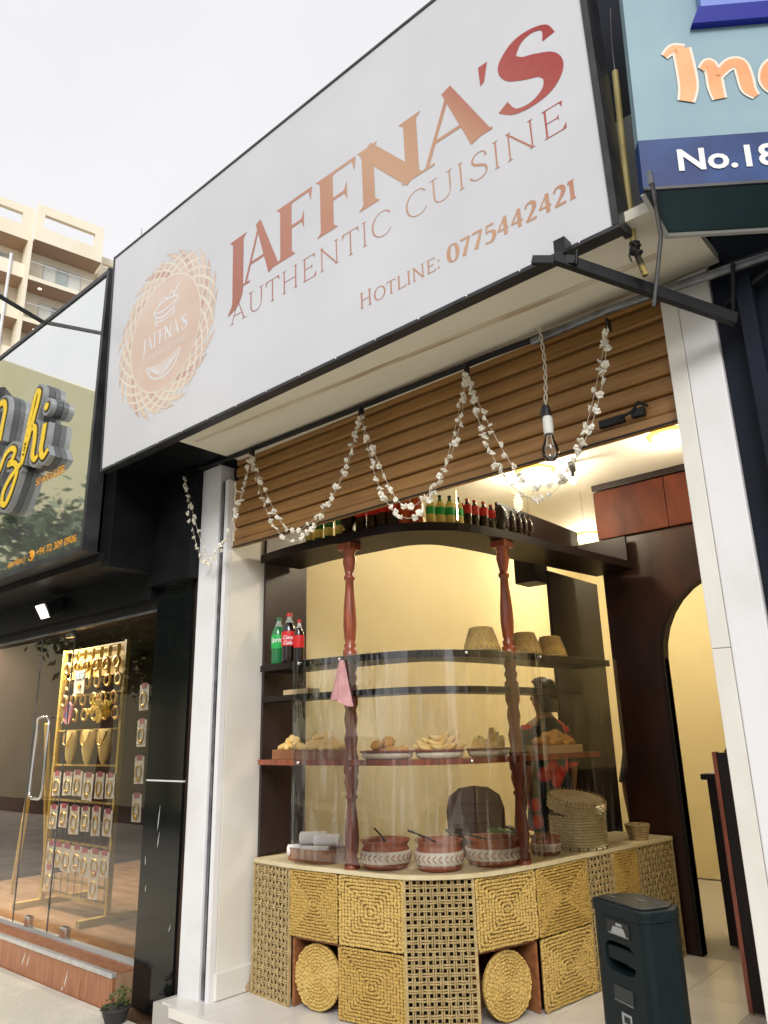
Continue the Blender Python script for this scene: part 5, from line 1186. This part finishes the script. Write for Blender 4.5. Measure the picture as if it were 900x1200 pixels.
def bust(x_, lab):
    t_ = thing('necklace_bust', lab, 'display bust', (x_, 3.62, 1.62), 'gold necklace busts'); o = []
    N = 12; m_ = MB(); pr = [(.115,.0,.03),(.12,-.03,.05),(.105,-.12,.06),(.085,-.2,.055),(.05,-.27,.04),(.015,-.31,.02)]
    for w_, z, d in pr:
        for k in range(N): a = 2*math.pi*k/N; o.append((x_+w_*math.cos(a), 3.62+d*math.sin(a)*.7, 1.62+z))
    m_.add(o, [((i+1)*N+k, (i+1)*N+(k+1)%N, i*N+(k+1)%N, i*N+k) for i in range(5) for k in range(N)], True); m_.add(o[:N], [tuple(range(N))]); m_.build('bust', 'gold_bust', t_)
    MB().tube([(x_+.075*math.cos(a), 3.585-.02*abs(math.sin(a)), 1.60-.12*math.sin(a)) for a in [math.pi*k/12 for k in range(13)]], .007, 5, False).build('necklace', 'gold', t_)
bust(-7.22, 'gold necklace bust hanging leftmost on the yellow rack'); bust(-6.88, 'gold necklace bust hanging in the middle of the yellow rack'); bust(-6.58, 'gold necklace bust hanging rightmost on the yellow rack')
def bangle(x_, z, lab):
    t_ = thing('bangle', lab, 'bangle', (x_, 3.63, z), 'bangles on the upper rack'); MB().tube([(x_+.05*math.cos(a), 3.63, z+.05*math.sin(a)) for a in [2*math.pi*k/16 for k in range(17)]], .014, 6, False).build('hoop', 'gold', t_); MB().blob((x_, 3.625, z+.052), (.014,.010,.014), 6, 5).build('bead', 'card_red', t_)
for r_, z in enumerate((2.22, 2.06, 1.90, 1.76)):
    for k in range(6): bangle(-7.45+.19*k+.05*(r_ % 2), z, 'gold hoop bangle in row %s of the upper rack' % ('one', 'two', 'three', 'four')[r_])
m = MB(); m.box(-7.22,-7.02,3.60,3.605,1.96,2.18); ps = tag(m.build('poster_card', 'card_white'), 'white printed card with orange figure hung on the rack', 'poster'); MB().box(-7.20,-7.04,3.596,3.599,2.10,2.165).build('blue_print', 'sky_poster', ps); MB().blob((-7.12,3.597,2.03), (.04,.003,.03), 8, 5).build('orange_print', 'text_orange', ps)
m = MB(); m.prismY([(-7.27+.075*math.cos(2*math.pi*k/20), 1.78+.10*math.sin(2*math.pi*k/20)) for k in range(20)], 3.59, 3.60); pb = tag(m.build('blue_plaque', 'plate_blue'), 'oval blue and red plaque hung on the rack', 'plaque'); MB().tube([(-7.27+.075*math.cos(2*math.pi*k/20), 3.592, 1.78+.10*math.sin(2*math.pi*k/20)) for k in range(21)], .012, 5, False).build('rim', 'card_red', pb)
yf = thing('flower_bunch', 'bunch of bright yellow artificial flowers on the rack', 'flowers', (-6.6, 3.58, 1.75)); rnd = random.Random(4)
fy = MB()
for k in range(5): a = 2*math.pi*k/5; fy.blob((.016*math.cos(a), 0, .016*math.sin(a)), (.015,.008,.013), 6, 4)
fy = fy.mesh('bloom', 'yellow_flower')
for k in range(44): piece(fy, 'bloom', yf, (-6.58+rnd.gauss(0,.085), 3.54+rnd.uniform(-.03,.03), 1.80+rnd.gauss(0,.045)), (rnd.uniform(-.6,.6), rnd.uniform(0,6), 0), (1.35,)*3)
m = MB(); m.box(-7.62,-7.56,3.60,3.66,2.33,2.40)
for k in range(7): tag(MB().box(-7.55+.16*k, -7.55+.16*k+.10, 3.71, 3.74, 2.12, 2.40).build('hanging_scarf', 'gold_bust'), 'beige hanging strip, one of the row at the rack top', 'scarf', 'beige strips hanging at the rack top')
# racks further inside
r2 = thing('side_rack', 'slim yellow rack post leaning at the far left of the window', 'rack', (-8.3, 3.6, .05)); MB().bar((-8.35,3.72,.06), (-8.22,3.72,1.0), .04).build('post', 'rack_yellow', r2); MB().bar((-8.0,3.9,.06), (-7.8,3.64,1.7), .04).build('brace', 'rack_yellow', r2)
cb = thing('display_cabinet', 'dark display cabinet with pale goods along the shop back wall', 'cabinet', (-7.2, 5.6, .05)); MB().box(-9.0,-5.2,5.9,6.5,.047,2.3).build('carcass', 'side_panel', cb)
for z in (.5,1.0,1.5,2.0): MB().box(-8.95,-5.25,5.75,5.899,z,z+.03).build('shelf', 'pale_wood', cb)
# added strip lamp out of view, put in to brighten the jewellery shop
ll = thing('added_strip_lamp', 'added strip lamp out of view, brightening the jewellery shop', 'ceiling light', (-8.2, 3.5, 2.69)); MB().box(-9.2,-7.2,3.45,3.55,2.66,2.699).build('added_tube', 'lamp_white', ll)
l = bpy.data.lights.new('strip_fill', 'AREA'); l.shape = 'RECTANGLE'; l.size = 2; l.size_y = .1; l.energy = 120; l.color = (1, .84, .6); o = bpy.data.objects.new('strip_fill', l); C.objects.link(o); o.parent = ll; o.location = (0, 0, -.05)

# ================================================================== plants
def leafcloud(n, cx, cy, cz, rx, ry, rz, size, seed, clumps=14):
    rnd = random.Random(seed); mb = MB(); cs = []
    for _ in range(clumps):
        u, v_, w_ = rnd.gauss(0,.5), rnd.gauss(0,.5), rnd.gauss(0,.5); cs.append((cx+rx*max(-1,min(1,u)), cy+ry*max(-1,min(1,v_)), cz+rz*max(-1,min(1,w_)), rnd.uniform(.28,.5)))
    for _ in range(n):
        c = rnd.choice(cs); p = Vector((c[0]+rnd.gauss(0,.5)*rx*c[3], c[1]+rnd.gauss(0,.5)*ry*c[3], c[2]+rnd.gauss(0,.5)*rz*c[3]))
        a = Vector((rnd.gauss(0,1), rnd.gauss(0,1), rnd.gauss(0,.6))).normalized(); b_ = a.cross(Vector((rnd.gauss(0,1), rnd.gauss(0,1), rnd.gauss(0,1)))).normalized(); s_ = size*rnd.uniform(.6,1.3)
        mb.add([p-a*s_, p+b_*s_*.42, p+a*s_, p-b_*s_*.42], [(0,1,2,3)], False)
    return mb, cs
pp = thing('potted_plant', 'small leafy plant in a dark pot at the foot of the black column', 'plant', (-4.80, 2.84, -.16))
MB().lathe([(.10,0),(.14,.12),(.155,.13),(.15,.14),(.13,.125)], (-4.80,2.84,-.16), 18).build('pot', 'pot_dark', pp)
mb, cs = leafcloud(170, -4.78, 2.85, .06, .15, .13, .12, .026, 3, 10); o = mb.build('foliage', 'leaf_yellow', pp); o['kind'] = 'stuff'
m = MB()
for c in cs: m.tube([(-4.80,2.84,-.03), ((c[0]-4.80)/2,(c[1]+2.84)/2,(c[2]-.03)/2+.03), c[:3]], .004, 5)
m.build('stems', 'leaf_yellow', pp)
pp.scale = (.6,)*3; pp.location = (-4.80, 2.86, -.16)

def tree(x, y, h, rx, rz, seed, lab):
    t_ = thing('street_tree', lab, 'tree', (x, y, -.42), 'street trees on the opposite side')
    mb, cs = leafcloud(4200, x, y, h-rz*.8, rx, rx, rz, .17, seed, 26); o = mb.build('crown', 'leaf', t_); o['kind'] = 'stuff'
    m_ = MB(); m_.tube([(x,y,-.42),(x+.08,y,h*.3),(x,y+.1,h*.6),(x,y,h-rz)], [.2,.16,.12,.07], 9)
    for c in cs[:12]: m_.tube([(x,y+.08,h*.5), ((x+c[0])/2,(y+c[1])/2,(h*.5+c[2])/2+.3), c[:3]], [.07,.045,.02], 6)
    m_.build('trunk', 'bark', t_)
tree(-15.5, -4.0, 6.6, 2.0, 2.0, 21, 'leafy street tree opposite, seen in the mirror sign')
tree(-11.6, -4.2, 5.0, 1.9, 1.5, 22, 'low leafy street tree opposite, seen in the glass doors')
tree(-19.5, -4.4, 7.2, 2.2, 2.0, 23, 'leafy street tree opposite, furthest down the street')
tree(-8.6, -8.9, 5.0, 1.8, 1.5, 24, 'leafy street tree opposite, nearest to the loudspeaker side')

# ================================================================== opposite side of the street
def opp(x0, x1, z1, wallm, lab, seed, y=-11.0, roof=None, dep=8):
    t_ = thing('opposite_building', lab, 'building', ((x0+x1)/2, y, -.42)); rnd = random.Random(seed)
    MB().box(x0, x1, y-dep, y, -.42, z1).build('wall', wallm, t_)
    MB().box(x0-.15, x1+.15, y-dep-.1, y+.25, z1+.002, z1+.22).build('parapet', roof or wallm, t_)
    z = 3.6
    while z+2 < z1:
        n = max(1, int((x1-x0)/3))
        for k in range(n):
            xc = x0+(k+.5)*(x1-x0)/n; f_ = MB().box(xc-.65, xc+.65, y+.001, y+.07, z, z+1.4).build('window', 'window_frame', t_); MB().box(xc-.57, xc+.57, y+.0705, y+.08, z+.08, z+1.32).build('pane', 'window_glass', f_)
        z += 3.1
    n = max(1, int((x1-x0)/3.6))
    for k in range(n):
        xc = x0+(k+.5)*(x1-x0)/n; f_ = MB().box(xc-1.4, xc+1.4, y+.001, y+.06, -.2, 2.5).build('shopfront', 'window_frame', t_); MB().box(xc-1.3, xc+1.3, y+.0605, y+.07, -.1, 2.4).build('pane', 'window_glass', f_); MB().box(xc-1.5, xc+1.5, y+.001, y+.12, 2.6, 3.25).build('signboard', 'pillar_white', t_)
yh = thing('gabled_house', 'plain yellow building with sloping roof across the street, reflected in the mirror sign', 'building', (-34, -7, -.42))
MB().prismY([(-52,-.42),(-19.5,-.42),(-19.5,12.2),(-24.5,14.0),(-34.6,19.2),(-52,19.2)], -20, -7.0).build('wall', 'yellow_house', yh)
for k in range(3): f_ = MB().box(-38+5*k, -36.4+5*k, -6.999, -6.93, 7.2, 8.9).build('window', 'window_frame', yh); MB().box(-37.9+5*k, -36.5+5*k, -6.929, -6.92, 7.3, 8.8).build('pane', 'window_glass', f_)
bw = thing('boundary_wall', 'low white boundary wall across the street', 'wall', (-7.5, -11, -.42))
for k in range(8): MB().box(-19.2+2.95*k, -19.2+2.95*k+2.62, -11.1, -10.95, -.42, 1.5).build('wall_panel', 'pillar_white', bw); MB().box(-19.2+2.95*k+2.621, -19.2+2.95*k+2.949, -11.16, -10.9, -.42, 1.75).build('wall_pier', 'pillar_white', bw)
opp(4.3, 24, 7.5, 'beige_building', 'beige building across the street to the right', 4)

# ================================================================== far apartment block on the left
ap = thing('apartment_block', 'tall beige apartment block with balconies behind the jewellery shop', 'building')
def abox(u0, u1, n0, n1, z0, z1, name, mm, par=None): return MB().box(n0, n1, u0, u1, z0, z1).build(name, mm, par or ap)     # local: x outward, y along
def frame_wall(u0, u1, z0, z1, o, n0, n1):     # parapet with an open slot o=(u0,u1,z0,z1)
    m_ = MB(); m_.box(n0, n1, u0, u1, z0, o[2]); m_.box(n0, n1, u0, u1, o[3], z1); m_.box(n0, n1, u0, o[0], o[2]+.001, o[3]-.001); m_.box(n0, n1, o[1], u1, o[2]+.001, o[3]-.001); return m_.build('parapet', 'beige_building', ap)
frame_wall(0, 4.15, 30.35, 33.0, (.45, 3.6, 31.35, 32.35), -.3, 0)
frame_wall(-8.5, -.06, 30.35, 32.75, (-7.8, -.75, 31.35, 32.2), -.7, -.4)
frame_wall(4.35, 9.5, 29.9, 31.75, (4.6, 6.0, 31.0, 31.25), -1.6, -1.3)
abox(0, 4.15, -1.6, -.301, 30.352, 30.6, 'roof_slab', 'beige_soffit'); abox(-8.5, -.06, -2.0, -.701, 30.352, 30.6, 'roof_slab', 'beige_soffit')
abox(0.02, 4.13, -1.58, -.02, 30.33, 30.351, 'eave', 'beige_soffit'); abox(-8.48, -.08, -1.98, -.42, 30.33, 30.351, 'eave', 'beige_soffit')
abox(-8.5, -.06, -9, -1.9, -2, 30.34, 'wall', 'beige_building'); abox(-.06, 4.15, -9, -1.5, -2, 30.34, 'wall', 'beige_building'); abox(4.15, 9.5, -9, -1.605, -2, 31.0, 'wall', 'beige_building')
abox(-.28, -.05, -1.49, -.05, -.42, 30.32, 'pier', 'beige_building')
for f_ in range(8):
    z = 27.45 - 2.9*f_
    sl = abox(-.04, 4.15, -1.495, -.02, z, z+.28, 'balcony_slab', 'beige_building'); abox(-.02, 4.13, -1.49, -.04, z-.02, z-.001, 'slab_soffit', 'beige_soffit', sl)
    for u in (.8, 2.9): 
        m_ = MB(); m_.lathe([(.12,-.03),(.12,-.022)], (-.7,u,z), 10); m_.build('soffit_light', 'lamp_cool', sl)
    rl = MB().add([(-.06,.02,z+.285),(-.06,4.1,z+.285),(-.06,4.1,z+1.25),(-.06,.02,z+1.25)], [(0,1,2,3)]).build('glass_railing', 'clear_glass', ap); MB().box(-.08,-.04,.0,4.12,z+1.25,z+1.30).build('handrail', 'window_frame', rl)
    wn = abox(1.0, 3.4, -1.499, -1.44, z+.29, z+2.35, 'sliding_door', 'window_frame')
    for k in range(3): abox(1.06+.78*k, 1.06+.78*k+.70, -1.439, -1.42, z+.36, z+2.28, 'pane', 'window_glass' if k == 1 else 'curtain', wn)
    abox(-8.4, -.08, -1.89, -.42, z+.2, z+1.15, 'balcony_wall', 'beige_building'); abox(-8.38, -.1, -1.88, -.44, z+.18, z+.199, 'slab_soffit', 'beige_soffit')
    for u in (-7.4, -4.4, -2.4):
        wn = abox(u, u+1.7, -1.899, -1.85, z+1.2, z+2.4, 'window', 'window_frame')
        for k in range(2): abox(u+.06+.8*k, u+.78+.8*k, -1.849, -1.835, z+1.26, z+2.34, 'pane', 'window_glass', wn)
    abox(4.16, 9.4, -1.604, -.6, z, z+.24, 'balcony_slab', 'beige_building'); wn = abox(5.2, 7.6, -1.604, -1.56, z+.3, z+2.3, 'window', 'window_frame'); abox(5.3, 7.5, -1.559, -1.545, z+.38, z+2.2, 'pane', 'window_glass', wn)
MB().tube([(-.36,-1.1,-.4),(-.36,-1.1,29.0)], .09, 8).build('drain_pipe', 'pillar_white', ap)
MB().tube([(-3,7.6,31.7),(-3,7.6,36.5)], .03, 5).build('antenna', 'gray_steel', ap)
ap.location = (-42.2, 15.7, 1.5); ap.rotation_euler = (0, 0, math.atan2(-.175, .985))
